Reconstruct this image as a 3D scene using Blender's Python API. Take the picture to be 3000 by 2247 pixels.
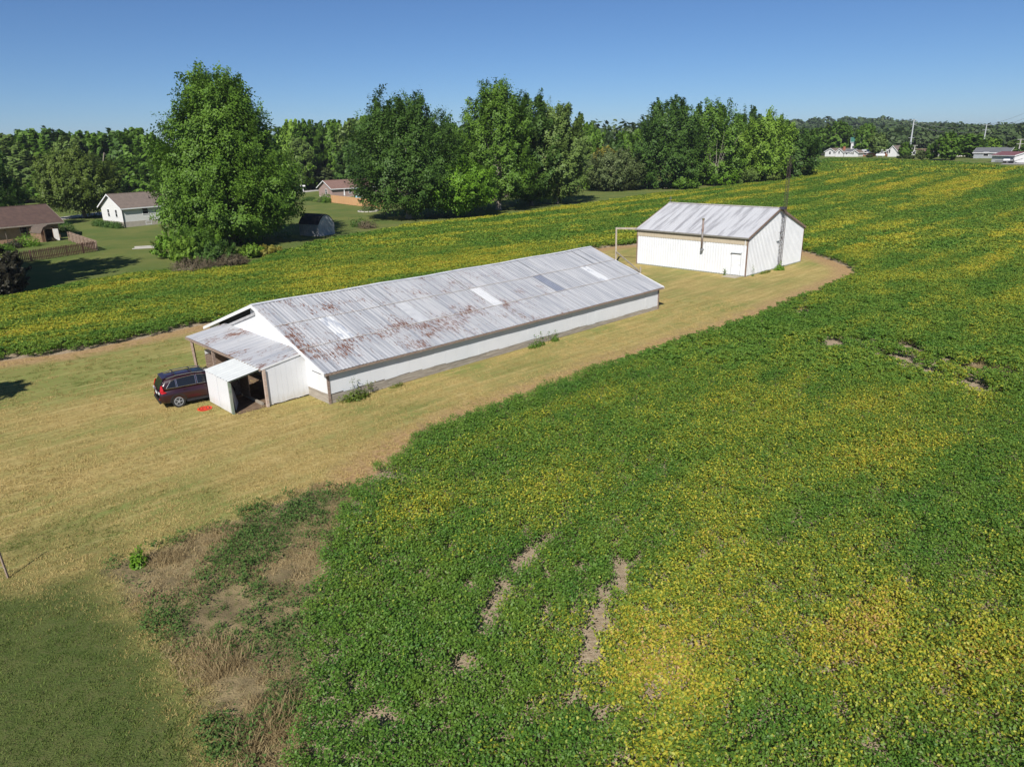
import bpy, math, random
import numpy as np
from mathutils import Matrix, Vector
R = math.radians
for o in list(bpy.data.objects): bpy.data.objects.remove(o)
SC = bpy.context.scene
COL = SC.collection
rng = np.random.default_rng(7); random.seed(7)

# ------------------------------------------------------------------ camera
F, PIT, ROL, HC = 2100.0, .3226, -.0195, 13.05          # pixels of the 3000x2247 photo, metres
cp_, sp_, cr_, sr_ = math.cos(PIT), math.sin(PIT), math.cos(ROL), math.sin(ROL)
FW = np.array([0, cp_, -sp_]); UP0 = np.array([0, sp_, cp_]); RT0 = np.array([1., 0, 0])
CRT = cr_*RT0 + sr_*UP0; CUP = -sr_*RT0 + cr_*UP0; CPOS = np.array([0, 0, HC])
cam = bpy.data.cameras.new('camera'); camo = bpy.data.objects.new('camera', cam); COL.objects.link(camo)
cam.sensor_fit = 'HORIZONTAL'; cam.sensor_width = 36; cam.lens = F/3000*36; cam.clip_start = .1; cam.clip_end = 20000
m = Matrix.Identity(4)
for i in range(3): m[i][0] = CRT[i]; m[i][1] = CUP[i]; m[i][2] = -FW[i]; m[i][3] = CPOS[i]
camo.matrix_world = m; SC.camera = camo
# ------------------------------------------------------------------ sky, sun, exposure
SUN_H = (.24, .971); SUN_EL = 40
w = bpy.data.worlds.new('World'); SC.world = w; w.use_nodes = True
wn = w.node_tree.nodes; wl = w.node_tree.links
sky = wn.new('ShaderNodeTexSky'); sky.sky_type = 'NISHITA'; sky.sun_disc = False
sky.sun_elevation = R(SUN_EL); sky.sun_rotation = math.atan2(-SUN_H[0], -SUN_H[1])
sky.altitude = 0; sky.air_density = .75; sky.dust_density = 0.0; sky.ozone_density = 10.0
wn['Background'].inputs[1].default_value = .055
wl.new(sky.outputs[0], wn['Background'].inputs[0])
sl = bpy.data.lights.new('sun', 'SUN'); sl.energy = 4.2; sl.angle = R(.53); sl.color = (1, .955, .89)
so = bpy.data.objects.new('sun', sl); COL.objects.link(so)
ce = math.cos(R(SUN_EL))
so.rotation_euler = Vector((SUN_H[0]*ce, SUN_H[1]*ce, -math.sin(R(SUN_EL)))).to_track_quat('-Z', 'Y').to_euler()
SC.view_settings.view_transform = 'Standard'; SC.view_settings.look = 'None'
SC.view_settings.exposure = .6; SC.view_settings.gamma = 1; SC.view_settings.use_curve_mapping = False

# ------------------------------------------------------------------ terrain and pixel helpers
def sstep(t):
    t = np.clip(t, 0, 1); return t*t*(3-2*t)
def TH(x, y):
    x = np.asarray(x, float); y = np.asarray(y, float); r = np.hypot(x, y)
    return 5.0*sstep((r-120)/200)*sstep((x-5)/110)
def ray(px, py): return FW + CRT*((px-1500)/F) - CUP*((py-1123.5)/F)
def G(px, py, dz=0):
    """photo pixel -> point on the terrain (+dz)"""
    d = ray(px, py); z = 0.
    for i in range(40):
        t = (z+dz-HC)/d[2]; p = CPOS + d*t
        z = .5*z + .5*float(TH(p[0], p[1]))
    return p
DS = 3000/2212
def g(x, y, dz=0): return G(x*DS, y*DS, dz)              # pixel of the 2212-wide view
def zoomc(x0, y0, s): return lambda x, y, dz=0: G(x0+x*s, y0+y*s, dz)
c4 = zoomc(2250, 300, .339); c1 = zoomc(0, 550, .2351); c2 = zoomc(820, 480, .217)
def dist(p): return float(np.hypot(p[0], p[1]))

# ------------------------------------------------------------------ objects
def tag(o, label=None, cat=None, group=None, kind=None):
    for k, v in (('label', label), ('category', cat), ('group', group), ('kind', kind)):
        if v: o[k] = v
    return o
def empty(name, loc, rz=0, label=None, cat=None, group=None):
    o = bpy.data.objects.new(name, None); COL.objects.link(o); o.empty_display_size = .3
    o.location = loc; o.rotation_euler = (0, 0, rz); return tag(o, label, cat, group)
def link(name, me, parent=None, loc=(0, 0, 0), rot=(0, 0, 0)):
    o = bpy.data.objects.new(name, me); COL.objects.link(o); o.parent = parent
    o.location = loc; o.rotation_euler = rot; return o
def copy_tree(o, parent=None):
    c = o.copy(); COL.objects.link(c); c.parent = parent
    for ch in [k for k in o.children]: copy_tree(ch, c)
    return c
class MB:
    def __init__(s): s.v = []; s.f = []
    def add(s, vs, fs):
        n = len(s.v); s.v += [tuple(map(float, p)) for p in vs]; s.f += [tuple(i+n for i in f) for f in fs]; return s
    def box(s, x0, x1, y0, y1, z0, z1):
        return s.add([(x0,y0,z0),(x1,y0,z0),(x1,y1,z0),(x0,y1,z0),(x0,y0,z1),(x1,y0,z1),(x1,y1,z1),(x0,y1,z1)],
                     [(0,3,2,1),(4,5,6,7),(0,1,5,4),(1,2,6,5),(2,3,7,6),(3,0,4,7)])
    def prism(s, poly, n):
        """planar 3d polygon extruded by the vector n"""
        k = len(poly); P = [np.array(p, float) for p in poly]; n = np.array(n, float)
        return s.add(P+[p+n for p in P], [tuple(range(k))[::-1], tuple(range(k, 2*k))] + [(i, (i+1) % k, k+(i+1) % k, k+i) for i in range(k)])
    def bar(s, a, b, w, h=None, up=(0, 0, 1)):
        h = h or w; a = np.array(a, float); b = np.array(b, float); d = b-a; d /= np.linalg.norm(d)
        u = np.cross(d, up)
        if np.linalg.norm(u) < 1e-3: u = np.cross(d, (1, 0, 0))
        u /= np.linalg.norm(u); v = np.cross(u, d)
        q = [a-u*w/2-v*h/2, a+u*w/2-v*h/2, a+u*w/2+v*h/2, a-u*w/2+v*h/2]
        return s.prism(q, b-a)
    def tube(s, path, rad, n=8, cap=True):
        path = [np.array(p, float) for p in path]; rad = rad if hasattr(rad, '__len__') else [rad]*len(path)
        base = len(s.v); ref = np.array((.31, .17, .93))
        for i, p in enumerate(path):
            d = path[min(i+1, len(path)-1)] - path[max(i-1, 0)]; d = d/np.linalg.norm(d)
            u = np.cross(d, (1, 0, 0) if abs(d[0]) < .8 else (0, 1, 0)); u /= np.linalg.norm(u); v = np.cross(d, u)
            for k in range(n):
                t = 2*math.pi*k/n; s.v.append(tuple(p+rad[i]*(u*math.cos(t)+v*math.sin(t))))
        for i in range(len(path)-1):
            for k in range(n):
                a = base+i*n+k; b = base+i*n+(k+1) % n; s.f.append((a, b, b+n, a+n))
        if cap: s.f.append(tuple(base+k for k in range(n))[::-1]); s.f.append(tuple(base+(len(path)-1)*n+k for k in range(n)))
        return s
    def mesh(s, name, mat, smooth=False):
        me = bpy.data.meshes.new(name); me.from_pydata(s.v, [], s.f); me.materials.append(mat)
        if smooth:
            me.shade_smooth()
        return me
    def build(s, name, mat, parent=None, loc=(0, 0, 0), rot=(0, 0, 0), smooth=False):
        return link(name, s.mesh(name, mat, smooth), parent, loc, rot)
def fast_mesh(name, verts, quads, mat, lv=None):
    me = bpy.data.meshes.new(name); nv = len(verts); nf = len(quads); k = quads.shape[1]
    me.vertices.add(nv); me.vertices.foreach_set('co', np.asarray(verts, np.float32).ravel())
    me.loops.add(nf*k); me.loops.foreach_set('vertex_index', np.asarray(quads, np.int32).ravel())
    me.polygons.add(nf); me.polygons.foreach_set('loop_start', np.arange(0, nf*k, k, dtype=np.int32))
    if lv is not None:
        at = me.attributes.new('lv', 'FLOAT', 'FACE'); at.data.foreach_set('value', np.asarray(lv, np.float32))
    me.materials.append(mat); me.update(calc_edges=True); return me

# ------------------------------------------------------------------ materials
class NT:
    def __init__(s, name):
        s.m = bpy.data.materials.new(name); s.m.use_nodes = True; s.t = s.m.node_tree; s.b = s.t.nodes['Principled BSDF']
        s.out = s.t.nodes['Material Output']
    def n(s, typ, ins=None, **kw):
        nd = s.t.nodes.new('ShaderNode'+typ)
        for k, v in kw.items(): setattr(nd, k, v)
        for k, v in (ins or {}).items():
            if isinstance(v, bpy.types.NodeSocket): s.t.links.new(v, nd.inputs[k])
            else: nd.inputs[k].default_value = v
        return nd
    def l(s, a, b): s.t.links.new(a, b)
    def pos(s): return s.n('NewGeometry').outputs['Position']
    def noise(s, vec, scale, detail=3, rough=.55, dist=0): return s.n('TexNoise', {'Vector': vec, 'Scale': scale, 'Detail': detail, 'Roughness': rough, 'Distortion': dist}).outputs['Fac']
    def ramp(s, fac, lo, hi, a=0., b=1.):
        return s.n('MapRange', {'Value': fac, 'From Min': lo, 'From Max': hi, 'To Min': a, 'To Max': b}).outputs[0]
    def mix(s, fac, a, b, blend='MIX'):
        nd = s.n('Mix', data_type='RGBA', blend_type=blend)
        for sock, v in ((nd.inputs[0], fac), (nd.inputs[6], a), (nd.inputs[7], b)):
            if isinstance(v, bpy.types.NodeSocket): s.l(v, sock)
            else: sock.default_value = v if not isinstance(v, tuple) else (*v, 1)[:4]
        return nd.outputs[2]
    def math(s, op, a, b=0.): return s.n('Math', {0: a, 1: b}, operation=op).outputs[0]
    def attr(s, name, typ='GEOMETRY'): return s.n('Attribute', attribute_name=name, attribute_type=typ).outputs['Fac']
    def mapv(s, vec, rot=(0, 0, 0), scale=(1, 1, 1)): return s.n('Mapping', {'Vector': vec, 'Rotation': rot, 'Scale': scale}).outputs[0]
    def col(s, c): s.l(c, s.b.inputs['Base Color']) if isinstance(c, bpy.types.NodeSocket) else setattr(s.b.inputs['Base Color'], 'default_value', (*c, 1))
    def set(s, rough=.7, metal=0, spec=.3):
        s.b.inputs['Roughness'].default_value = rough; s.b.inputs['Metallic'].default_value = metal; s.b.inputs['Specular IOR Level'].default_value = spec
    def bump(s, h, strength=.4, d=.02):
        b = s.n('Bump', {'Height': h, 'Strength': strength, 'Distance': d}); s.l(b.outputs[0], s.b.inputs['Normal'])
def M(name, c, c2=None, scale=4, rough=.75, metal=0, spec=.3, stretch=(1, 1, 1), bump=0, obj_var=0, detail=4):
    t = NT(name); t.set(rough, metal, spec)
    c2 = c2 or tuple(x*.8 for x in c)
    v = t.mapv(t.pos(), scale=stretch); nz = t.noise(v, scale, detail)
    cc = t.mix(t.ramp(nz, .35, .65), c, c2)
    if obj_var:
        ri = t.n('ObjectInfo').outputs['Random']; cc = t.mix(t.ramp(ri, 0, 1, 0, obj_var), cc, tuple(x*.45 for x in c))
    t.col(cc)
    if bump: t.bump(nz, bump)
    return t.m
YAW = .7725
def barnv(t, scale=(1, 1, 1)):                                # world position turned into the barns' own axes
    return t.mapv(t.mapv(t.pos(), rot=(0, 0, -YAW)), scale=scale)

def roof_rust(name, base=(.445, .45, .46), dark=(.255, .27, .30), rust=.5, along=1, bound=None):
    """old painted corrugated sheet: blue-grey worn streaks down the slope and rust patches"""
    t = NT(name); t.set(.55, .0, .35)
    sc = (5.5, .25, .25) if along else (.25, 5.5, .25)
    st = t.noise(barnv(t, sc), 1.0, 4, .6)
    ri = t.n('ObjectInfo').outputs['Random']
    f = t.math('ADD', t.ramp(st, .40, .66), t.ramp(ri, 0, 1, -.13, .10))
    c = t.mix(t.n('Clamp', {0: f}).outputs[0], base, dark)
    fine = t.noise(barnv(t, (1, 1, 1)), 9, 4, .7)
    c = t.mix(t.ramp(fine, .52, .75, 0, .45), c, (.40, .40, .41))
    big = t.noise(barnv(t, (.8, .8, .8)), .7, 3, .6)
    sc2 = (3.6, .6, .6) if along else (.6, 3.6, .6)
    rs = t.noise(barnv(t, sc2), 4.2, 5, .76, .5)
    q = t.math('ADD', t.math('MULTIPLY', rs, .62), t.math('MULTIPLY', big, .34))
    if bound:                                                  # more rust towards one end of the building
        sx = t.n('SeparateXYZ', {0: barnv(t)}).outputs[0]; q = t.math('ADD', q, t.ramp(sx, bound[0], bound[1], .008, -.07))
        sy = t.n('SeparateXYZ', {0: barnv(t)}).outputs[1]; q = t.math('ADD', q, t.ramp(t.math('ABSOLUTE', t.math('SUBTRACT', sy, 34.9)), 0, 1.6, .05, 0))
    k = .582-.03*rust
    c = t.mix(t.ramp(q, k, k+.012), c, t.mix(t.ramp(fine, .35, .65), (.085, .038, .024), (.22, .095, .052)))
    t.col(c); t.bump(fine, .12); return t.m
WHITE = M('white_paint', (.72, .725, .73), (.66, .665, .67), .9, .6, bump=.02)
def white_siding():
    t = NT('white_siding'); t.set(.6)
    n1 = t.noise(t.pos(), .8, 4); z = t.n('SeparateXYZ', {0: t.pos()}).outputs[2]
    dirt = t.math('MULTIPLY', t.ramp(z, .15, .9, 1, 0), t.noise(t.mapv(t.pos(), scale=(3, 3, .6)), 2, 4))
    c = t.mix(t.ramp(n1, .3, .7), (.68, .69, .705), (.63, .64, .655))
    c = t.mix(t.ramp(dirt, .25, .6, 0, .45), c, (.45, .40, .32))
    t.col(c); t.bump(n1, .05); return t.m
SIDING = white_siding()
OLDWOOD = M('weathered_wood', (.20, .135, .10), (.34, .27, .22), 6, .85, stretch=(1, 1, 4), bump=.3)
GREYWOOD = M('grey_plank', (.42, .375, .31), (.27, .235, .195), 3, .85, stretch=(.5, .5, 5), bump=.3, obj_var=.35)
BROWNTRIM = M('brown_trim', (.23, .165, .13), (.19, .13, .10), 3, .6)
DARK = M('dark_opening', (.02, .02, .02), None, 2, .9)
METAL = M('galvanised_metal', (.35, .36, .37), (.25, .25, .26), 8, .45, .7)
SOILCOL = (.34, .25, .16)

# ------------------------------------------------------------------ field outline (traced on the photo, stood on the ground)
near_edge = [(635,1700),(640,1657),(655,1560),(665,1470),(650,1380),(690,1260),(700,1180),(740,1105),(800,1035),(850,995),(900,957),(1000,910),(1080,884),(1200,835),(1350,783),(1480,738),(1620,693),(1730,648),(1800,618),(1838,603),(1845,592),(1832,578),(1795,563),(1760,551)]
behind = [(1700,535),(1550,520),(1390,529),(1330,533),(1270,541)]
left_near = [(445,701),(300,733),(150,763),(0,781)]
left_far = [(0,652),(60,641),(170,618),(250,603),(340,592),(430,588),(530,583)]
far_edge = [(570,548),(660,522),(720,508),(800,497),(900,478),(980,472),(1100,459),(1200,445),(1300,432),(1400,417),(1500,407),(1600,395),(1690,388),(1735,372),(1752,345),(1800,341),(1900,342),(2000,345),(2100,350),(2212,359)]
poly = [(-4.6, 4.)] + [tuple(g(*p)[:2]) for p in near_edge[1:]] + [tuple(g(*p)[:2]) for p in behind]
poly += [(-1.5, 58.5)] + [tuple(g(*p)[:2]) for p in left_near] + [(-60, 24)]
poly += [(-90, 50)] + [tuple(g(*p)[:2]) for p in left_far] + [tuple(g(*p, .7)[:2]) for p in far_edge]
fr = poly[-1]; poly += [(fr[0]+120, fr[1]-90), (420, 60), (180, -60), (0, -60)]
POLY = np.array(poly)
def seg_dist(P, Q, closed=True):
    """distance of points P to polyline Q"""
    P = np.asarray(P, float); out = np.full(len(P), 1e9); Q = np.asarray(Q, float)
    n = len(Q) if closed else len(Q)-1
    for i in range(n):
        a = Q[i]; b = Q[(i+1) % len(Q)]; d = b-a; L = d@d
        t = np.clip(((P-a)@d)/max(L, 1e-9), 0, 1); out = np.minimum(out, np.hypot(*(P-a-t[:, None]*d).T))
    return out
def inside(P, Q):
    P = np.asarray(P, float); r = np.zeros(len(P), bool); Q = np.asarray(Q, float)
    for i in range(len(Q)):
        a = Q[i]; b = Q[(i+1) % len(Q)]
        if a[1] == b[1]: continue
        c = (a[1] > P[:, 1]) != (b[1] > P[:, 1]); xi = a[0]+(P[:, 1]-a[1])*(b[0]-a[0])/(b[1]-a[1])
        r ^= c & (P[:, 0] < xi)
    return r
def sdist(P, Q): return np.where(inside(P, Q), 1, -1)*seg_dist(P, Q)
class VN:
    """value noise for layout (numpy)"""
    def __init__(s, seed): s.r = np.random.default_rng(seed).random((256, 256))
    def __call__(s, x, y):
        xi = np.floor(x).astype(int); yi = np.floor(y).astype(int); fx = sstep(x-xi); fy = sstep(y-yi); r = s.r
        q = lambda i, j: r[i % 256, j % 256]
        return (q(xi, yi)*(1-fx)+q(xi+1, yi)*fx)*(1-fy)+(q(xi, yi+1)*(1-fx)+q(xi+1, yi+1)*fx)*fy
    def fbm(s, x, y, o=3): return sum(s(x*2**k+17*k, y*2**k+5*k)*.5**k for k in range(o))/(2-.5**(o-1))
vn = VN(3); vn2 = VN(11)
weedP = np.array([tuple(g(*p)[:2]) for p in [(225,1222),(330,1190),(480,1130),(600,1080),(690,1050),(760,1060),(720,1150),(700,1260),(660,1380),(672,1500),(650,1657)]]+[(-4.4, 6), (-7.0, 6)]+[tuple(g(*p)[:2]) for p in [(490,1657),(440,1520),(400,1430),(330,1340),(270,1290)]])
lawnP = np.array([tuple(g(*p)[:2]) for p in [(0,1262),(100,1250),(225,1225),(300,1300),(350,1360),(410,1450),(450,1530),(500,1657)]]+[(-6.8, 4), (-40, 4), (-40, 18)])

# ------------------------------------------------------------------ ground
def axis(segs):
    out = []
    for a, b, st in segs: out += list(np.arange(a, b, st))
    return np.array(out+[segs[-1][1]])
gx = axis([(-3000,-600,300),(-600,-150,25),(-150,-60,3),(-60,-30,1),(-30,45,.5),(45,90,1),(90,330,5),(330,800,40),(800,3000,275)])
gy = axis([(-400,-20,40),(-20,5,2.5),(5,62,.5),(62,120,1),(120,260,2.5),(260,500,8),(500,900,40),(900,6000,400)])
X, Y = np.meshgrid(gx, gy); PX = X.ravel(); PY = Y.ravel(); PP = np.stack([PX, PY], 1)
df = sdist(PP, POLY); wd = sstep(.5+sdist(PP, weedP)/2.2); gl = sstep(.5+sdist(PP, lawnP)/4.5)
# land beyond the far edge of the field is lawn
FE = np.array([(-400, 30), (-90, 45)]+[tuple(g(*p)[:2]) for p in left_far]+[tuple(g(*p, .7)[:2]) for p in far_edge]+[(420, 260), (3000, 200), (3000, 6000), (-3000, 6000), (-3000, 30)])
yard = sstep(.5+sdist(PP, FE)/2)
s0 = g(110, 1165); soft = np.exp(-(((PX-s0[0])/3.6)**2+((PY-s0[1])/1.9)**2)**1.5)
grn = np.clip(gl+.45*soft, 0, 1)
Z = TH(PX, PY) + .05*(vn.fbm(PX*.15, PY*.15)-.5)*(np.hypot(PX, PY) < 120)
Z = Z - .22*np.exp(-(np.maximum(0, np.abs(sdist(PP, np.array([(-75,82),(-60,86),(-40,99),(-41,101),(-61,88.5),(-76,85)])))-.1)/1.6)**2)*(PX < -30)
def semi_f(x, y):
    """where the mown grass is still partly green"""
    s_ = np.zeros(len(x))
    for (a, b, r_, k_) in [(150, 800, 7, .9), (330, 760, 5, .8), (40, 830, 5, .7), (400, 1090, 2.2, .6), (480, 1120, 2, .6), (900, 890, 2.5, .5), (1150, 790, 3, .5), (1350, 720, 4, .5), (1520, 660, 4, .5), (1720, 600, 4, .4), (700, 960, 2.5, .3), (120, 1150, 3, .5), (1450, 600, 4, .4)]:
        c = g(a, b); s_ += k_*np.exp(-((x-c[0])**2+(y-c[1])**2)/(r_*r_))
    return np.clip(s_+.9*(vn2.fbm((x*BA0[0]+y*BA0[1])*.10, (y*BA0[0]-x*BA0[1])*.55, 3)-.5), -.6, 1)
BA0 = (math.cos(YAW), math.sin(YAW))
nx = len(gx); ny = len(gy)
idx = np.arange(nx*ny).reshape(ny, nx); Q = np.stack([idx[:-1, :-1], idx[:-1, 1:], idx[1:, 1:], idx[1:, :-1]], -1).reshape(-1, 4)
def ground_mat():
    t = NT('ground'); t.set(.95, 0, .05); p = t.pos()
    n1 = t.noise(p, .16, 4, .6); n2 = t.noise(p, .9, 5, .65); n3 = t.noise(p, 5.5, 5, .7); n4 = t.noise(p, 22, 3, .7)
    ns = t.noise(t.mapv(t.mapv(p, rot=(0, 0, -YAW)), scale=(.12, 1.1, 1)), 1.0, 4, .6)      # mowing lines
    dry = t.mix(t.ramp(n2, .35, .65), (.475, .365, .145), (.385, .30, .11))
    gr1 = t.math('ADD', t.math('MULTIPLY', n1, .5), t.math('ADD', t.math('MULTIPLY', ns, .35), t.math('MULTIPLY', n3, .25)))
    dry = t.mix(t.ramp(t.math('ADD', gr1, t.math('MULTIPLY', t.attr('semi'), .13)), .50, .68), dry, (.215, .25, .072))
    dry = t.mix(t.ramp(n3, .50, .66, 0, .9), dry, (.255, .185, .075))
    fl = t.noise(t.mapv(t.mapv(p, rot=(0, 0, -YAW)), scale=(.22, 2.6, 1)), 1.0, 3, .6)
    dry = t.mix(t.ramp(fl, .50, .68, 0, .55), dry, (.25, .20, .075)); dry = t.mix(t.ramp(fl, .46, .30, 0, .45), dry, (.56, .44, .20))
    dry = t.mix(t.ramp(n4, .60, .75, 0, .5), dry, (.55, .44, .20))
    lawn = t.mix(t.ramp(n2, .35, .65), (.075, .110, .028), (.115, .135, .042))
    lawn = t.mix(t.ramp(n3, .5, .7, 0, .6), lawn, (.135, .118, .058))
    lawn = t.mix(t.ramp(n1, .5, .7, 0, .6), lawn, (.065, .125, .02))
    yard = t.mix(t.ramp(n1, .38, .64), (.105, .145, .04), (.165, .175, .055))
    yard = t.mix(t.ramp(ns, .45, .7, 0, .5), yard, (.09, .14, .03))
    weed = t.mix(t.ramp(n2, .40, .60), (.30, .235, .125), (.17, .135, .075))
    weed = t.mix(t.ramp(n3, .54, .66, 0, .8), weed, (.10, .12, .035))
    soil = t.mix(t.ramp(n3, .35, .65), (.44, .36, .26), (.30, .225, .15))
    jag = t.math('MULTIPLY', t.math('SUBTRACT', n2, .5), .9)
    c = t.mix(t.ramp(t.math('ADD', t.attr('yard'), jag), .35, .65), dry, yard)
    c = t.mix(t.ramp(t.math('ADD', t.attr('green'), jag), .25, .85), c, lawn)
    jd = t.math('ADD', t.attr('df'), t.math('MULTIPLY', t.math('SUBTRACT', n2, .5), 2.2))
    strip = t.math('MULTIPLY', t.ramp(jd, -2.6, -1.0), t.math('SUBTRACT', 1, t.attr('yard')))
    thatch = t.mix(t.ramp(n3, .40, .62), (.46, .31, .155), (.29, .185, .095))
    c = t.mix(t.math('MULTIPLY', strip, .95), c, thatch)
    c = t.mix(t.ramp(t.math('ADD', t.attr('weed'), jag), .3, .7), c, weed)
    c = t.mix(t.ramp(t.math('ADD', t.attr('df'), jag), -.1, .3), c, soil)
    t.col(c); h = t.math('ADD', t.math('MULTIPLY', n3, .6), t.math('MULTIPLY', n4, .4)); t.bump(h, .9, .09); return t.m
gm = fast_mesh('ground', np.stack([PX, PY, Z], 1), Q, ground_mat())
for nme, arr in (('df', np.clip(df, -12, 12)), ('weed', wd), ('green', grn), ('yard', yard), ('semi', semi_f(PX, PY))):
    at = gm.attributes.new(nme, 'FLOAT', 'POINT'); at.data.foreach_set('value', arr.astype(np.float32))
gm.shade_smooth()
tag(link('ground', gm), kind='structure')

# ------------------------------------------------------------------ scattered plants
def leaves(C, U, V, lv=None):
    """rhombus leaves: centres C, half axes U and V"""
    n = len(C); vs = np.stack([C+U, C+V, C-U, C-V], 1).reshape(-1, 3)
    return vs, np.arange(4*n).reshape(-1, 4)
def rand_dirs(n, r):
    v = r.standard_normal((n, 3)); return v/np.linalg.norm(v, axis=1)[:, None]
def leaf_axes(n, r, size, tilt=.8, nrm=None, asp=.5):
    nrm = (np.array([[0, 0, 1.]])+tilt*rand_dirs(n, r)) if nrm is None else nrm
    nrm = nrm/np.linalg.norm(nrm, axis=1)[:, None]
    u = np.cross(nrm, rand_dirs(n, r)); u /= np.linalg.norm(u, axis=1)[:, None]+1e-9; v = np.cross(nrm, u)
    s = (size*(.7+.6*r.random(n)))[:, None]*.5
    return u*s, v*s*asp
def scatter(name, protos, pts, rz, sc, pid, val, mat, label, cat):
    """one object: copies of a few plant patches stood on points (geometry nodes)"""
    vs = []; qs = []; pr = []; lvs = []; off = 0
    for k, (v, q, lv) in enumerate(protos):
        vs.append(v); qs.append(q+off); pr.append(np.full(len(v), k+1)); lvs.append(lv); off += len(v)
    vs.append(pts); pr.append(np.zeros(len(pts)))
    me = fast_mesh(name, np.concatenate(vs), np.concatenate(qs), mat, np.concatenate(lvs))
    z = np.zeros(off)
    for nme, arr in (('proto', np.concatenate(pr)), ('rz', np.concatenate([z, rz])), ('sc', np.concatenate([z, sc])), ('pid', np.concatenate([z, len(protos)-1-pid])), ('val', np.concatenate([z, val]))):
        at = me.attributes.new(nme, 'FLOAT', 'POINT'); at.data.foreach_set('value', arr.astype(np.float32))
    o = link(name, me); tag(o, label, cat, kind='stuff')
    ng = bpy.data.node_groups.new(name, 'GeometryNodeTree'); N = ng.nodes; L = ng.links
    ng.interface.new_socket('Geometry', in_out='INPUT', socket_type='NodeSocketGeometry'); ng.interface.new_socket('Geometry', in_out='OUTPUT', socket_type='NodeSocketGeometry')
    gi = N.new('NodeGroupInput'); go = N.new('NodeGroupOutput')
    def at(n):
        a = N.new('GeometryNodeInputNamedAttribute'); a.data_type = 'FLOAT'; a.inputs['Name'].default_value = n; return a.outputs['Attribute']
    pa = at('proto')
    def sel(k):
        c = N.new('FunctionNodeCompare'); c.data_type = 'FLOAT'; c.operation = 'EQUAL'; L.new(pa, c.inputs['A']); c.inputs['B'].default_value = k; c.inputs['Epsilon'].default_value = .1
        s = N.new('GeometryNodeSeparateGeometry'); s.domain = 'POINT'; L.new(gi.outputs[0], s.inputs[0]); L.new(c.outputs[0], s.inputs['Selection']); return s.outputs[0]
    j = N.new('GeometryNodeJoinGeometry')
    for k in range(len(protos)):
        t = N.new('GeometryNodeGeometryToInstance'); L.new(sel(k+1), t.inputs[0]); L.new(t.outputs[0], j.inputs[0])
    ip = N.new('GeometryNodeInstanceOnPoints'); L.new(sel(0), ip.inputs['Points']); L.new(j.outputs[0], ip.inputs['Instance'])
    ip.inputs['Pick Instance'].default_value = True
    f2i = N.new('FunctionNodeFloatToInt'); L.new(at('pid'), f2i.inputs[0]); L.new(f2i.outputs[0], ip.inputs['Instance Index'])
    cx = N.new('ShaderNodeCombineXYZ'); L.new(at('rz'), cx.inputs[2]); L.new(cx.outputs[0], ip.inputs['Rotation'])
    L.new(at('sc'), ip.inputs['Scale']); L.new(ip.outputs[0], go.inputs[0])
    md = o.modifiers.new('scatter', 'NODES'); md.node_group = ng; return o
def soy_patch(seed, size, leaf, n, hmax):
    r = np.random.default_rng(seed); npl = max(6, int(n/28)); pc = (r.random((npl, 2))-.5)*size; ph = hmax*(.80+.20*r.random(npl))
    k = r.integers(0, npl, n); ang = r.random(n)*2*np.pi; rad = np.sqrt(r.random(n))*max(.20, leaf*1.3)
    hz = ph[k]*(1-(r.random(n)**2.2)*.6)
    C = np.stack([pc[k, 0]+rad*np.cos(ang), pc[k, 1]+rad*np.sin(ang), hz-rad*.25], 1)
    U, V = leaf_axes(n, r, leaf, .78, asp=.6); v, q = leaves(C, U, V); return v, q, r.random(n)
def soy_mat(lw=.75, name='soybean_leaf'):
    t = NT(name); t.set(.5, 0, .3); p = t.pos()
    lv = t.attr('lv'); yel = t.attr('val', 'INSTANCER'); fine = t.noise(p, 3.2, 3, .6); mid = t.noise(p, .7, 3, .6)
    gcol = t.mix(t.ramp(lv, 0, 1), (.060, .160, .024), (.145, .278, .036))
    gcol = t.mix(t.ramp(mid, .4, .65, 0, .5), gcol, (.19, .285, .036))
    gcol = t.mix(t.ramp(yel, .05, .6, 0, .6), gcol, (.25, .315, .04))
    k = t.math('ADD', t.math('ADD', t.math('ADD', t.math('MULTIPLY', lv, lw), (.75-lw)*.5), t.math('MULTIPLY', fine, .40)), t.math('MULTIPLY', yel, .85))
    c = t.mix(t.ramp(k, .90, 1.14), gcol, (.48, .46, .045))
    c = t.mix(t.ramp(k, 1.22, 1.42), c, (.55, .39, .06))
    c = t.mix(t.ramp(k, 1.42, 1.55), c, (.50, .33, .13))
    t.col(c); tr = t.n('BsdfTranslucent', {'Color': c}); mx = t.n('MixShader', {0: .38}); t.l(t.b.outputs[0], mx.inputs[1]); t.l(tr.outputs[0], mx.inputs[2]); t.l(mx.outputs[0], t.out.inputs[0]); return t.m
SOY = soy_mat(); SOY2 = soy_mat(.55, 'soybean_leaf_mid'); SOY3 = soy_mat(.28, 'soybean_leaf_far')
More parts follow.
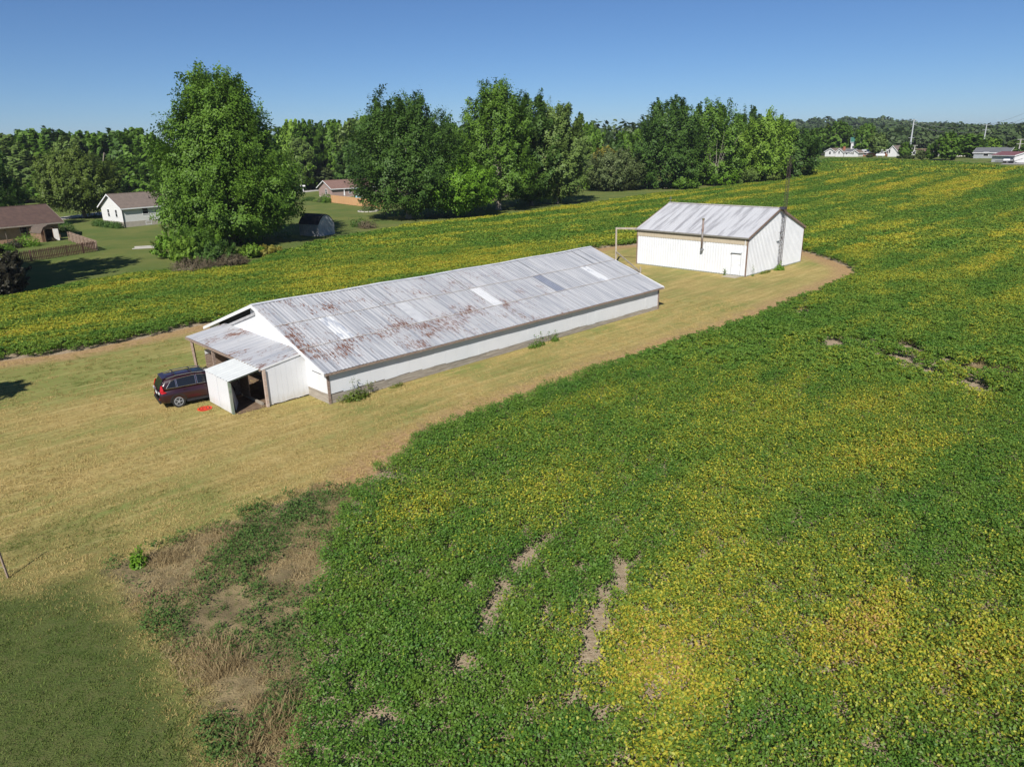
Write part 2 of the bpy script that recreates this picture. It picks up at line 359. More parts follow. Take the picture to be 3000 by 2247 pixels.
# bare patches: (view pixel, radius along, radius across)
bare = []
def bare_line(pts, r):
    for a, b in zip(pts[:-1], pts[1:]):
        A = g(*a); B = g(*b); n = max(1, int(np.hypot(*(B-A)[:2])/(r*.8)))
        for i in range(n+1): q = A+(B-A)*i/n; bare.append((q[0], q[1], r*random.uniform(.5, 1.25)))
bare_line([(1345,1240),(1318,1290),(1298,1310),(1290,1370),(1275,1420),(1262,1465)], .15)
bare_line([(1180,1185),(1150,1205),(1120,1250)], .17); bare_line([(1090,1285),(1075,1320),(1050,1375)], .11)
bare_line([(1010,1460),(1005,1478)], .20); bare_line([(1255,1530),(1240,1545)], .2); bare_line([(960,1530),(975,1540)], .18)
for a in [(1785,757),(1800,745),(1870,752),(1880,768),(1910,775),(1945,752),(1960,765),(1990,812),(1975,806),(2005,818),(2035,790),(2060,800),(2085,808),(2100,855),(2085,840),(2150,815),(1940,790),(2110,800),(1730,682),(1742,678)]: bare_line([a, (a[0]+random.randint(8, 22), a[1]+random.randint(-5, 5))], .30+.12*random.random())
bare = np.array(bare)
yb = []                                                         # yellowing patches
for x, y, r, k in [(1150,1290,1.1,.32),(1400,1420,2.0,.32),(1480,1500,1.6,.3),(1620,1300,2.6,.30),(1560,1180,1.6,.25),(1530,1140,1.3,.25),(1760,1210,2.2,.28),(1850,985,2.0,.42),(1780,900,3.0,.28),(1690,870,2.5,.2),(1960,1050,.9,.5),(2000,1020,.9,.5),(2040,985,.9,.5),(2080,950,.9,.4),(2050,1450,2.0,.3),(1900,1370,2.2,.22),(2150,1350,2.0,.2),(1640,1000,2.0,.2),(1780,1055,.8,.4),(2150,690,5,.25),(1900,1560,1.0,.3),(2100,1500,1.2,.3),(1000,1190,1.0,.18),(1330,1100,1.5,.16),(1200,1000,1.2,.12),
                   (900,560,9,.2),(700,590,7,.2),(1000,520,9,.25),(1150,490,9,.28),(600,620,4,.15),(1250,470,8,.2),(250,680,5,.14),(1750,470,9,.12),(1300,455,9,.2)]:
    q = g(x, y, .6); yb.append((q[0], q[1], r, k))
def yellow(P):
    x, y = P[:, 0], P[:, 1]; d = np.hypot(x, y)
    ua = x*.69-y*.72; ub = x*.72+y*.69
    v = .55*(vn.fbm(ua*.16, ub*.07, 3)-.5)+.70*(vn2.fbm(ua*.75+9, ub*.22, 3)-.5)
    # drilling rows run away to the far right
    u = (x*.69-y*.72); s = .7*(vn2.fbm(u*.16, (x*.72+y*.69)*.012, 3)-.5)+.9*(vn.fbm(u*.42+7, (x*.72+y*.69)*.010, 2)-.5)
    v += sstep((d-45)/80)*(.85*s)+sstep((d-38)/50)*.155
    pat = np.clip(.1+1.9*vn2.fbm(ua*.9+40, ub*.45, 3), 0, 2)
    for bx, by, r, k in yb: v += .50*k*np.exp(-((x-bx)**2+(y-by)**2)/(r*r*1.3))*pat
    side = (x < -5) & (y > 40); v += .03*side
    dfe = seg_dist(P, POLY); v -= .30*np.exp(-dfe/1.6)
    # the corner of the field next to the weeds is still deep green
    n0 = g(900, 1300); v -= .28*np.exp(-((x-n0[0])**2+(y-n0[1])**2)/9); n1_ = g(800, 1600); v -= .3*np.exp(-((x-n1_[0])**2+(y-n1_[1])**2)/8)
    return v+.15
def field_points(d0, d1, step, margin):
    xs = np.arange(-140, 380, step); ys = np.arange(2, 520, step)
    if d1 < 70: xs = np.arange(-70, 75, step); ys = np.arange(2, 75, step)
    A, B = np.meshgrid(xs, ys); P = np.stack([A.ravel(), B.ravel()], 1); P += (rng.random(P.shape)-.5)*step*.95
    d = np.hypot(P[:, 0], P[:, 1]); k = (d >= d0) & (d < d1) & (np.abs(P[:, 0]) < P[:, 1]*.80+14); P = P[k]
    P = P[sdist(P, POLY) > margin-.35*(vn2(P[:, 0]*1.3, P[:, 1]*1.3))]
    if d1 < 100:
        wide = .10 if d1 < 50 else .30
        hole = np.zeros(len(P), bool)
        for bx, by, r in bare: hole |= ((P[:, 0]-bx)**2+(P[:, 1]-by)**2) < (r+wide+.14*(vn(P[:, 0]*3, P[:, 1]*3)))**2
        P = P[~hole]
        thin = vn2.fbm(P[:, 0]*.6, P[:, 1]*.6, 3); nearw = seg_dist(P, weedP) < 2.0
        P = P[~((thin < .30) & nearw)]
    return P
def soy_layer(name, d0, d1, step, margin, protos, label, mat=None):
    P = field_points(d0, d1, step, margin); n = len(P)
    z = TH(P[:, 0], P[:, 1])
    y = yellow(P)+.16*(rng.random(n)-.5)
    scl = .80+.22*vn.fbm(P[:, 0]*.5, P[:, 1]*.5, 2)+(.12 if d1 < 50 else .04)*rng.random(n)
    edge = np.clip(seg_dist(P, POLY)/1.0, .55, 1); scl *= .6+.4*edge
    return scatter(name, protos, np.stack([P[:, 0], P[:, 1], z], 1), rng.random(n)*6.28, scl, rng.integers(0, len(protos), n), y, mat or SOY, label, 'crop')
soy_layer('soybean_field', 0, 42, .36, .22, [soy_patch(s, .50, .085, 170, .76) for s in range(6)], 'green and yellowing soybean plants filling the field around the mown clearing')
soy_layer('soybean_field', 42, 95, .56, .3, [soy_patch(s+20, .85, .14, 230, .78) for s in range(5)], 'ripening soybean crop behind the long barn and around the metal barn', SOY2)
soy_layer('soybean_field', 95, 230, 1.25, .7, [soy_patch(s+40, 1.8, .26, 330, .78) for s in range(4)], 'striped green and yellow soybean crop running up to the tree line', SOY3)
soy_layer('soybean_field', 230, 520, 2.7, 1.2, [soy_patch(s+60, 3.8, .50, 480, .80) for s in range(4)], 'far soybean crop in front of the distant houses', SOY3)
# grass and weeds
def tuft(seed, size, n, h, wdt, lean=.7):
    r = np.random.default_rng(seed); c = np.stack([(r.random(n)-.5)*size, (r.random(n)-.5)*size, np.zeros(n)], 1)
    d = np.stack([lean*r.standard_normal(n), lean*r.standard_normal(n), np.ones(n)], 1); d /= np.linalg.norm(d, axis=1)[:, None]
    hh = (h*(.5+.7*r.random(n)))[:, None]; s = np.cross(d, rand_dirs(n, r)); s /= np.linalg.norm(s, axis=1)[:, None]; s *= wdt/2
    vs = np.stack([c-s, c+s, c+d*hh*.6+s*.7, c+d*hh], 1).reshape(-1, 3); return vs, np.arange(4*n).reshape(-1, 4), r.random(n)
def grass_mat(name, a, b, dry, dry2):
    t = NT(name); t.set(.7, 0, .2); lv = t.attr('lv'); v = t.attr('val', 'INSTANCER'); p = t.pos()
    gcol = t.mix(lv, a, b); dcol = t.mix(lv, dry, dry2); k = t.math('ADD', v, t.math('MULTIPLY', t.math('SUBTRACT', t.noise(p, 2.5, 3), .5), .8))
    c = t.mix(t.ramp(t.math('ADD', k, t.math('MULTIPLY', t.math('SUBTRACT', lv, .5), .4)), .35, .65), dcol, gcol); t.col(c)
    tr = t.n('BsdfTranslucent', {'Color': c}); mx = t.n('MixShader', {0: .25}); t.l(t.b.outputs[0], mx.inputs[1]); t.l(tr.outputs[0], mx.inputs[2]); t.l(mx.outputs[0], t.out.inputs[0]); return t.m
GRASS = grass_mat('mown_grass', (.055, .105, .018), (.165, .215, .05), (.38, .285, .10), (.57, .45, .20))
WEED = grass_mat('weeds', (.05, .11, .024), (.11, .185, .04), (.27, .20, .10), (.46, .36, .19))
def grass_points(x0, x1, y0, y1, step):
    A, B = np.meshgrid(np.arange(x0, x1, step), np.arange(y0, y1, step)); P = np.stack([A.ravel(), B.ravel()], 1); P += (rng.random(P.shape)-.5)*step
    return P[(np.abs(P[:, 0]) < P[:, 1]*.80+4)]
BA = np.array([math.cos(YAW), math.sin(YAW)]); BB = np.array([-BA[1], BA[0]]); LB = np.array([-9.783, 36.16])
def notbarn(P):
    q = P-LB; u = q@BA; v = q@BB
    return ~((u > -.2) & (u < 31) & (v > -.15) & (v < 15) | (u > -4.2) & (u < 0) & (v > 2.2) & (v < 5.3))
P = grass_points(-45, 20, 8, 62, .30); P = P[(sdist(P, POLY) < -.5) & notbarn(P)]
dd = np.hypot(P[:, 0], P[:, 1]); P = P[rng.random(len(P)) < np.clip(26/dd, .12, 1)**1.6]
gv = sstep(.5+sdist(P, lawnP)/4.5); gv = np.maximum(gv, .5*np.exp(-(((P[:, 0]-s0[0])/3.6)**2+((P[:, 1]-s0[1])/1.9)**2)**1.5)); inw = sdist(P, weedP) > .3; P2 = P[~inw]; gv = gv[~inw]
n = len(P2); gv = gv*.75+.75*(vn.fbm(P2[:, 0]*.5, P2[:, 1]*.5, 3)-.42)+.42*semi_f(P2[:, 0], P2[:, 1])
scatter('mown_grass', [tuft(s, .36, 44, .075, .02) for s in range(4)], np.stack([P2[:, 0], P2[:, 1], np.full(n, -.01)], 1), rng.random(n)*6.28, .8+.5*rng.random(n), rng.integers(0, 4, n), gv, GRASS, 'short mown grass, straw dry round the barns and greener near the weed patch', 'grass')
P = grass_points(-22, 2, 8, 34, .17); e = sdist(P, weedP); cl = vn2.fbm(P[:, 0]*.55, P[:, 1]*.55, 3)
P = P[(e > -.3) & (rng.random(len(P)) < np.clip((cl-.28)*3.4, .22, 1))]; n = len(P)
fd = seg_dist(P, POLY); gv = (vn.fbm(P[:, 0]*.45+3, P[:, 1]*.45, 2)-.5)*2.2+.50+.35*np.exp(-fd/.8)-.25*sstep((P[:, 1]-19)/6)
gv0 = gv.copy(); pidw = np.where(gv+.9*(rng.random(n)-.5) < .45, rng.integers(0, 2, n), rng.integers(1, 5, n)); gv = np.where(pidw > 1, gv+.5, gv)
wp = [tuft(s+10, .26, 30, .13, .014, 1.1) for s in range(2)]+[soy_patch(s+90, .26, .07, 34, .26) for s in range(3)]
scatter('weed_patch', wp, np.stack([P[:, 0], P[:, 1], np.zeros(n)], 1), rng.random(n)*6.28, .55+.75*rng.random(n)*(.5+cl[:0].sum()+vn.fbm(P[:, 0], P[:, 1], 2)), pidw, gv, WEED, 'dead brown and green weeds between the lawn and the soybeans', 'weeds')
# tall weeds at the field margin and the beige dead grass clumps
ps = []
for (x, y, r, n_) in [(480,1160,.6,22),(352,1212,.6,22),(1360,940,1.6,30),(1340,960,1.2,18),(480,1440,.6,40),(455,1400,.5,18),(560,1600,.8,16),(520,1560,.6,14),(2130,800,1.2,40),(940,930,.8,20),(600,1560,.7,30)]:
    c = g(x, y)
    for i in range(n_): ps.append((c[0]+random.gauss(0, r*.5), c[1]+random.gauss(0, r*.5), 0))
ps = np.array(ps); n = len(ps)
scatter('dead_grass', [tuft(s+30, .30, 26, .40, .014, .6) for s in range(3)], ps, rng.random(n)*6.28, .6+.7*rng.random(n), rng.integers(0, 3, n), -.25+.3*rng.random(n), WEED, 'tall tufts of dead straw coloured grass along the field margin', 'grass')

# ================================================================== long barn
LBL, LBW, LHE, LHR = 30.44, 14.772, 1.912, 4.375
barn = empty('long_barn', (LB[0], LB[1], 0), YAW, 'long low white poultry barn with rusty corrugated roof and open porch at its gable', 'barn')
OV, OH = .30, .32                                            # eave and gable overhang
SLP = (LHR-LHE)/(LBW/2); th = math.atan(SLP); cs_, sn_ = math.cos(th), math.sin(th)
LSL = (LBW/2+OV)/cs_                                         # slope length
RUST = roof_rust('rusty_roof_sheet', rust=1.0, bound=(33, 45))
PORCHROOF = roof_rust('porch_roof_sheet', base=(.42, .425, .44), dark=(.28, .295, .33), rust=1.15, along=0)
def sheet_white():
    t = NT('pale_roof_sheet'); t.set(.4, 0, .4); n1 = t.noise(barnv(t, (1.2, .35, .35)), 2.2, 3, .6)
    t.col(t.mix(t.ramp(n1, .52, .60), (.60, .61, .615), (.36, .385, .43))); return t.m
PALE = sheet_white()
PALE2 = M('clear_roof_sheet', (.63, .635, .64), (.54, .55, .56), 1.5, .4, spec=.4)
FAINT = M('light_roof_sheet', (.50, .51, .52), (.42, .43, .45), 2, .45)
BLUES = M('blue_grey_roof_sheet', (.19, .21, .26), (.23, .25, .30), 2, .5)
def corr(width, length, ribs, amp, mat, name, slope=0., prof='wave', axis=0):
    """ribbed sheet: width along x (or y), running down -y from its upper edge"""
    mb = MB(); us = []
    for k in range(ribs):
        for q, h in ((0, 0), (.28, .15), (.42, 1), (.62, 1), (.76, .15)) if prof == 'wave' else ((0, 0), (.62, 0), (.72, 1), (.86, 1), (.96, 0)): us.append(((k+q)/ribs*width, h*amp))
    us.append((width, 0)); c, s_ = math.cos(slope), math.sin(slope); n = len(us)
    for v in (0, length):
        for u, h in us: mb.v.append((u, -v*c-h*s_*0, -v*s_+h))
    for i in range(n-1): mb.f.append((i, i+n, i+n+1, i+1))
    return mb.mesh(name, mat)
NS = 34; SW = (LBL+2*OH)/NS; tier = [0, .335, .665, 1.0]
shm = {}
for ti in range(3):
    Lt = (tier[ti+1]-tier[ti])*LSL+(.10 if ti < 2 else 0)
    for nm, mt in (('rust', RUST), ('pale', PALE), ('pale2', PALE2), ('blue', BLUES), ('faint', FAINT)):
        shm[ti, nm] = corr(SW, Lt, 4, .017, mt, 'roof_sheet', th)
special = {(1, 3): 'pale', (1, 9): 'faint', (1, 16): 'pale2', (1, 23): 'blue', (1, 29): 'pale'}
def sag(a): return -.06*math.sin(math.pi*max(0, min(1, a/LBL)))+.025*math.sin(a*.9)
for ti in range(3):
    for k in range(NS):
        a0 = -OH+k*SW; d = tier[ti]*LSL
        nm = special.get((ti, k), 'rust')
        o = link('roof_sheet', shm[ti, nm], barn, (a0, LBW/2-d*cs_, LHR-d*sn_+.02*(2-ti)+sag(a0)*(1-tier[ti])+random.uniform(-.004, .004)), (0, random.uniform(-.003, .003), 0))
        if nm != 'rust': o['label'] = {'pale': 'patchy translucent white roof sheet', 'pale2': 'clean white replacement roof sheet', 'blue': 'darker blue grey roof sheet', 'faint': 'lighter worn roof sheet'}[nm]
# lap strips with pale sealant along the two joints
SEAL = M('sealant', (.66, .63, .58), (.48, .40, .34), 2.5, .8, stretch=(1, 1, 1))
for ti in (1, 2):
    mb = MB(); d = tier[ti]*LSL+.06
    for k in range(NS):
        a0 = -OH+k*SW; z = LHR-d*sn_+.02*(2-ti)+.036; y = LBW/2-d*cs_
        mb.bar((a0+.01, y, z+sag(a0)*(1-tier[ti])), (a0+SW-.01, y+random.uniform(-.015, .015), z+sag(a0+SW)*(1-tier[ti])), .05, .014)
    mb.build('lap_seam', SEAL, barn)
fm = corr(LBL+2*OH, LSL, 4*NS, .022, RUST, 'far_roof_slope', th); fo = link('far_roof_slope', fm, barn, (LBL+OH, LBW/2, LHR-.01), (0, 0, math.pi))
mb = MB()
for k in range(17):
    a0 = -OH+k*(LBL+2*OH)/17; a1 = a0+(LBL+2*OH)/17-.01
    for s_ in (-1, 1):
        mb.prism([(a0, LBW/2, LHR+.085+sag(a0)), (a1, LBW/2, LHR+.085+sag(a1)), (a1, LBW/2+s_*.17, LHR+.085-.17*SLP+sag(a1)), (a0, LBW/2+s_*.17, LHR+.085-.17*SLP+sag(a0))], (0, 0, .012))
mb.build('ridge_cap', M('ridge_metal', (.55, .57, .61), (.42, .43, .46), 2, .5), barn)
# walls: side panels with ragged lower edges, gable sheets, skirt boards
zt = LHE-.10; zb0 = .50
SK = .50
for k in range(NS):
    a0 = k*LBL/NS; a1 = a0+LBL/NS-.006; zl = zb0+.03-.24*k/NS+random.uniform(-.04, .03); zr = zl+random.uniform(-.03, .03); t_ = random.uniform(0, .012)
    MB().prism([(a0, -.02-t_, zl), (a1, -.02-t_, zr), (a1, -.004-t_, zt), (a0, -.004-t_, zt)], (0, .014, 0)).build('wall_panel', SIDING, barn)
MB().box(0, LBL, .03, .12, .0, zt).build('wall_core', OLDWOOD, barn)
for row in range(3):
    for k in range(8):
        a0 = k*LBL/8; z0 = .005+row*.165+random.uniform(-.006, .006)
        MB().box(a0+.005, a0+LBL/8-.006, -.002-.006*((row+k) % 2), .026, z0, z0+.158).build('skirt_board', GREYWOOD, barn)
def gable_z(b): return LHE+SLP*min(b, LBW-b)-.07
npan = 18
for k in range(npan):
    b0 = k*LBW/npan; b1 = b0+LBW/npan-.006
    tops = [(b1, gable_z(b1))]+([(LBW/2, gable_z(LBW/2))] if b0 < LBW/2 < b1 else [])+[(b0, gable_z(b0))]
    if 8.0 < (b0+b1)/2 < 13: tops = [(b, z-.38) for b, z in tops]
    MB().prism([(-.0, b0, .55+random.uniform(-.03, .02)), (-.0, b1, .55+random.uniform(-.03, .02))]+[(-.0-.003*(k % 2), b, z) for b, z in tops], (-.014, 0, 0)).build('gable_panel', SIDING, barn)
MB().prism([(.03, 0, 0), (.03, LBW, 0), (.03, LBW, gable_z(LBW)-.02), (.03, LBW/2, gable_z(LBW/2)-.02), (.03, 0, gable_z(0)-.02)], (.05, 0, 0)).build('gable_core', DARK, barn)  # near-black colour stands in for the shade inside the open vent gap
MB().prism([(LBL-.08, 0, 0), (LBL-.08, LBW, 0), (LBL-.08, LBW, gable_z(LBW)), (LBL-.08, LBW/2, gable_z(LBW/2)), (LBL-.08, 0, gable_z(0))], (.08, 0, 0)).build('far_gable_wall', SIDING, barn)
MB().box(0, LBL, LBW-.1, LBW, 0, zt).build('far_side_wall', SIDING, barn)
for row in range(3):
    for k in range(2):
        MB().box(-.022-.005*k, .02, k*LBW/2+.005, (k+1)*LBW/2-.005, .005+row*.18, .005+row*.18+.172).build('skirt_board', GREYWOOD, barn)
MB().box(-.06, .09, -.055, -.012, 0, LHE-.12).build('corner_post', OLDWOOD, barn)
MB().box(LBL-.09, LBL+.05, -.055, -.012, 0, LHE-.12).build('corner_post', OLDWOOD, barn)
# eave fascia boards (weathered), rake boards (white)
ez = LHE-OV*SLP
for k in range(7):
    a0 = -OH+k*(LBL+2*OH)/7
    MB().box(a0+.005, a0+(LBL+2*OH)/7-.005, -OV+.015+random.uniform(-.01, .01), -OV+.05, ez-.15+random.uniform(-.01, .01), ez-.012).build('fascia_board', OLDWOOD, barn)
MB().prism([(-OH, -OV+.05, ez-.06), (LBL+OH, -OV+.05, ez-.06), (LBL+OH, 0, LHE-.06), (-OH, 0, LHE-.06)], (0, 0, .015)).build('soffit', OLDWOOD, barn)
for s_ in (-1, 1):
    for a0 in (-OH-.03, LBL+OH-.005):
        y0 = -OV if s_ < 0 else LBW+OV
        MB().prism([(a0, y0, ez-.14), (a0, LBW/2, LHR-.14), (a0, LBW/2, LHR+.06), (a0, y0, ez+.05)], (.035, 0, 0)).build('rake_board', WHITE, barn)
MB().prism([(-.10, 7.6, gable_z(7.6)-.36), (-.10, 13.4, gable_z(13.4)-.36), (-.10, 13.4, gable_z(13.4)-.52), (-.10, 7.6, gable_z(7.6)-.52)], (.05, 0, 0)).build('vent_shade_band', M('shade_grey', (.42, .42, .43), None, 3), barn)  # grey strip: the shadow band below the vent gap, put in as colour
MB().bar((-.03, .12, 1.55), (-.03, 1.5, 1.58), .02).build('hanging_wire', DARK, barn)

# porch: lean-to roof on posts along the gable
PB0, PB1, PA, PZ0, PZ1 = 2.10, 12.1, -2.62, 2.52, 2.13         # b range, outer edge, heights at wall and edge
pth = math.atan2(PZ0-PZ1, -PA); plen = -PA/math.cos(pth)
porch = MB().box(-2.50, -2.38, PB0+.05, PB1-.1, PZ1-.20, PZ1-.045).build('porch', OLDWOOD, barn)
psm = corr((PB1-PB0)/11, plen, 5, .02, PORCHROOF, 'porch_roof_sheet', pth)
for k in range(11):
    link('porch_roof_sheet', psm, porch, (0, PB1-k*(PB1-PB0)/11, PZ0+random.uniform(-.004, .004)), (0, 0, -math.pi/2))
for k in range(3):
    MB().box(-2.66, -2.625, PB0+k*3.33+.005, PB0+k*3.33+3.32, PZ1-.14-.01*(k % 2), PZ1-.01).build('fascia_board', OLDWOOD, porch)
for b_ in (11.5, 8.6, 5.6):
    lean = .05 if b_ > 11 else 0
    MB().bar((-2.44, b_, 0), (-2.44-lean, b_+lean, PZ1-.19), .14).build('post', OLDWOOD, porch)
for k in range(8):                                            # closed white end wall of the porch
    a0 = -2.42+k*.302; zt_ = lambda a: PZ0+(PZ1-PZ0)*(a/PA)-.035
    MB().prism([(a0, PB0+.02-.004*(k % 2), .06+random.uniform(-.02, .03)), (a0+.298, PB0+.02-.004*(k % 2), .06+random.uniform(-.02, .03)), (a0+.298, PB0+.02-.004*(k % 2), zt_(a0+.298)), (a0, PB0+.02-.004*(k % 2), zt_(a0))], (0, .022, 0)).build('wall_board', SIDING, porch)
MB().prism([(PA, PB0-.03, PZ1-.075), (0, PB0-.03, PZ0-.075), (0, PB0-.03, PZ0+.03), (PA, PB0-.03, PZ1+.03)], (0, .028, 0)).build('rake_board', WHITE, porch)
MB().bar((-2.48, PB0-.01, 0), (-2.48, PB0-.01, PZ1-.08), .15, .13).build('corner_post', M('bare_post', (.42, .30, .23), (.50, .42, .36), 5, .85, stretch=(1, 1, 3)), porch)
# low side walls seen through the porch and the stored timber on its floor
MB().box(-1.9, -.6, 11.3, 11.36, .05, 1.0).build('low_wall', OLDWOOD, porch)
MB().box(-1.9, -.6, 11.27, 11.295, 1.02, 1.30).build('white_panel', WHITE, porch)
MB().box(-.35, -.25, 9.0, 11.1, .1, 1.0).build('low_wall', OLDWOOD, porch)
MB().box(-2.4, -2.3, 5.9, 8.3, .02, .16).build('sill_beam', GREYWOOD, porch)

# small entry shed in front of the porch
SA, SB0, SB1 = -4.27, 2.33, 5.14
GREENW = M('green_painted_wood', (.16, .21, .15), (.26, .27, .22), 5, .8)
shed = MB().bar((SA+.01, SB0+.03, 0), (SA+.01, SB0+.03, 1.80), .12).build('entry_shed', GREENW, barn)
srl = math.hypot(SA-.12+2.45, .30); sth = math.atan2(.30, -(SA-.12)-2.45)
SHEDROOF = M('pale_grey_roof', (.62, .64, .62), (.56, .58, .57), 2, .5)
ssm = corr((SB1+.1-SB0+.12)/3, srl, 3, .025, SHEDROOF, 'shed_roof_sheet', sth)
for k in range(3): link('shed_roof_sheet', ssm, shed, (-2.43, SB1+.1-k*(SB1+.1-SB0+.12)/3, 2.14), (0, 0, -math.pi/2))
for k, (b0, b1) in enumerate(((SB0+.09, 3.78), (3.80, SB1))):
    MB().box(SA-.03-.012*k, SA-.005-.012*k, b0, b1, .03+.02*k, 1.83).build('wall_panel', SIDING, shed)
MB().box(SA, -2.47, SB1-.03, SB1, .03, 1.80).build('back_panel', OLDWOOD, shed)
MB().bar((SA+.05, SB0-.02, 1.79), (-2.5, SB0-.02, 2.07), .05, .09).build('header_beam', GREENW, shed)
MB().prism([(SA+.35, SB0+.5, .03), (SA+.95, SB0+1.6, .03), (SA+.62, SB0+1.6, 1.5), (SA+.25, SB0+.55, 1.55)], (.03, -.02, 0)).build('leaning_board', WHITE, shed)
MB().box(-2.62, -2.5, 2.5, 5.0, .02, .14).build('sill_beam', GREYWOOD, shed)
for b0 in (2.75, 3.3): MB().box(-2.58, -2.54, b0+1.2, b0+1.75, .14, 2.0).build('inner_board', OLDWOOD, shed)
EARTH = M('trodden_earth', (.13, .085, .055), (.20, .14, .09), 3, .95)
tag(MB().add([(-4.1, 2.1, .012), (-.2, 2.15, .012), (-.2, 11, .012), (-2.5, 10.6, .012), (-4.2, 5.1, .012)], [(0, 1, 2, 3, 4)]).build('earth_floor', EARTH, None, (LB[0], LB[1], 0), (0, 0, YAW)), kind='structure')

# ================================================================== metal barn
MO = np.array([23.483, 71.138]); ML, MW, MHE, MHR = 12.323, 13.204, 3.901, 6.271   # front length (along b), depth (along a)
mbarn = empty('metal_barn', (MO[0], MO[1], 0), YAW, 'white ribbed metal barn with brown trim and stained grey roof beyond the long barn', 'barn')
# roll lengths measured in the photo: front runs along +y (13.2 m), gable along +x (12.3 m)
ML, MW = 13.204, 12.323
MSL = (MHR-MHE)/(MW/2); mth = math.atan(MSL)
def mroof():
    t = NT('stained_metal_roof'); t.set(.4, .0, .4)
    s_ = t.noise(barnv(t, (.10, 1.0, .10)), 2.0, 2, .5); f = t.noise(barnv(t, (.8, 4, .8)), 2, 4, .7); b_ = t.noise(barnv(t, (.3, .3, .3)), 1, 3)
    c = t.mix(t.ramp(t.math('ADD', t.math('MULTIPLY', s_, .8), t.math('MULTIPLY', f, .25)), .50, .66), (.48, .485, .50), (.28, .28, .295))
    c = t.mix(t.ramp(f, .5, .75, 0, .35), c, (.43, .42, .40)); t.col(c); return t.m
MROOF = mroof()
MWALL = M('white_ribbed_steel', (.68, .695, .715), (.63, .645, .665), .7, .45, spec=.35)
nsm = 14; sw = (ML+.36)/nsm; msl = (MW/2+.16)/math.cos(mth)
rm = corr(sw, msl, 3, .02, MROOF, 'roof_sheet', mth, 'rib')
for k in range(nsm):                                          # front slope faces -x: rotate sheets so that they run down towards -x
    link('roof_sheet', rm, mbarn, (MW/2, ML+.18-k*sw, MHR), (0, 0, -math.pi/2))
    link('roof_sheet', rm, mbarn, (MW/2, -.18+k*sw, MHR), (0, 0, math.pi/2))
def ribwall(name, L, h0, h1f, parent, loc, rz, step=.23):
    """vertical ribbed cladding along +x with a top profile"""
    mb = MB(); us = []; n = int(L/step)
    for k in range(n):
        for q, d in ((0, 0), (.64, 0), (.74, .034), (.88, .034), (.98, 0)): us.append(((k+q)/n*L, d))
    us.append((L, 0))
    if h1f(L/2) > h1f(0)+.5: us = sorted(us+[(L/2, 0)])
    m_ = len(us)
    for u, d in us: mb.v.append((u, -d, h0))
    for u, d in us: mb.v.append((u, -d, h1f(u)))
    for i in range(m_-1): mb.f.append((i, i+1, i+m_+1, i+m_))
    return link(name, mb.mesh(name, MWALL), parent, loc, (0, 0, rz))
BEIGE = M('beige_frieze', (.47, .41, .31), (.40, .34, .25), 4, .6, stretch=(4, 4, .4))
ribwall('front_wall', ML, .05, lambda u: MHE-.74, mbarn, (0, ML, 0), -math.pi/2, .30)
ribwall('gable_wall', MW, .05, lambda u: MHE+MSL*min(u, MW-u)-.05, mbarn, (0, 0, 0), 0, .30)
ribwall('back_wall', ML, .05, lambda u: MHE, mbarn, (MW, 0, 0), math.pi/2, .30)
ribwall('far_gable_wall', MW, .05, lambda u: MHE+MSL*min(u, MW-u)-.05, mbarn, (MW, ML, 0), math.pi)
for k in range(7): MB().box(-.05, .01, k*ML/7+.004, (k+1)*ML/7-.004, MHE-.78, MHE-.04).build('frieze_panel', BEIGE, mbarn)
MB().box(-.03, .06, 0, ML, -.02, .10).box(0, MW, -.025, .06, -.02, .10).build('base_trim', M('dark_trim', (.22, .25, .22), None, 3), mbarn)
for (x, y) in ((-.05, -.06), (-.05, ML-.06), (MW-.06, -.06), (MW-.06, ML-.06)): MB().box(x, x+.12, y, y+.12, .02, MHE-.03).build('corner_trim', BROWNTRIM, mbarn)
for y in (-.19, ML+.145):
    for s_ in (0, 1):
        xe = -.17 if s_ == 0 else MW+.17; ze = MHE-.17*MSL
        MB().prism([(xe, y, ze-.17), (MW/2, y, MHR-.17), (MW/2, y, MHR+.05), (xe, y, ze+.05)], (0, .045, 0)).build('rake_trim', BROWNTRIM, mbarn)
MB().box(-.19, -.15, -.18, ML+.18, MHE-.22, MHE-.045).build('eave_trim', M('eave_dark', (.17, .15, .12), None, 3), mbarn)
MB().bar((-.235, -.2, MHE-.12), (-.235, ML+.2, MHE-.12), .10, .10).build('gutter', M('gutter_metal', (.24, .23, .20), None, 4, .5), mbarn)
for s_ in (-1, 1): MB().prism([(MW/2, -.18, MHR+.05), (MW/2, ML+.18, MHR+.05), (MW/2+s_*.2, ML+.18, MHR+.05-.2*MSL), (MW/2+s_*.2, -.18, MHR+.05-.2*MSL)], (0, 0, .012)).build('ridge_cap', M('ridge_grey', (.42, .40, .39), None, 2, .5), mbarn)
door = MB().box(-.065, -.03, .62, 1.55, .12, 2.15).build('door', M('white_door', (.80, .81, .82), None, 1, .4), mbarn)
MB().box(-.075, -.028, .56, .615, .1, 2.2).box(-.075, -.028, 1.555, 1.61, .1, 2.2).box(-.073, -.028, .56, 1.61, 2.16, 2.21).build('frame', M('pale_grey_frame', (.55, .57, .58), None, 2), door)
MB().box(-.10, -.05, .68, .73, 1.05, 1.15).build('handle', METAL, door)
MB().prism([(-.03, .5, 2.36), (-.22, .5, 2.27), (-.22, 1.67, 2.27), (-.03, 1.67, 2.36)], (0, 0, .03)).build('canopy', M('pale_metal', (.5, .52, .53), None, 3, .4), door)
pipe = MB().tube([(-.34, 4.9, 2.45), (-.34, 4.9, 5.35)], .105, 14).build('chimney_pipe', M('rusty_flue', (.17, .085, .055), (.32, .31, .30), 1.2, .6, .2, stretch=(.3, .3, 1)), mbarn, smooth=True)
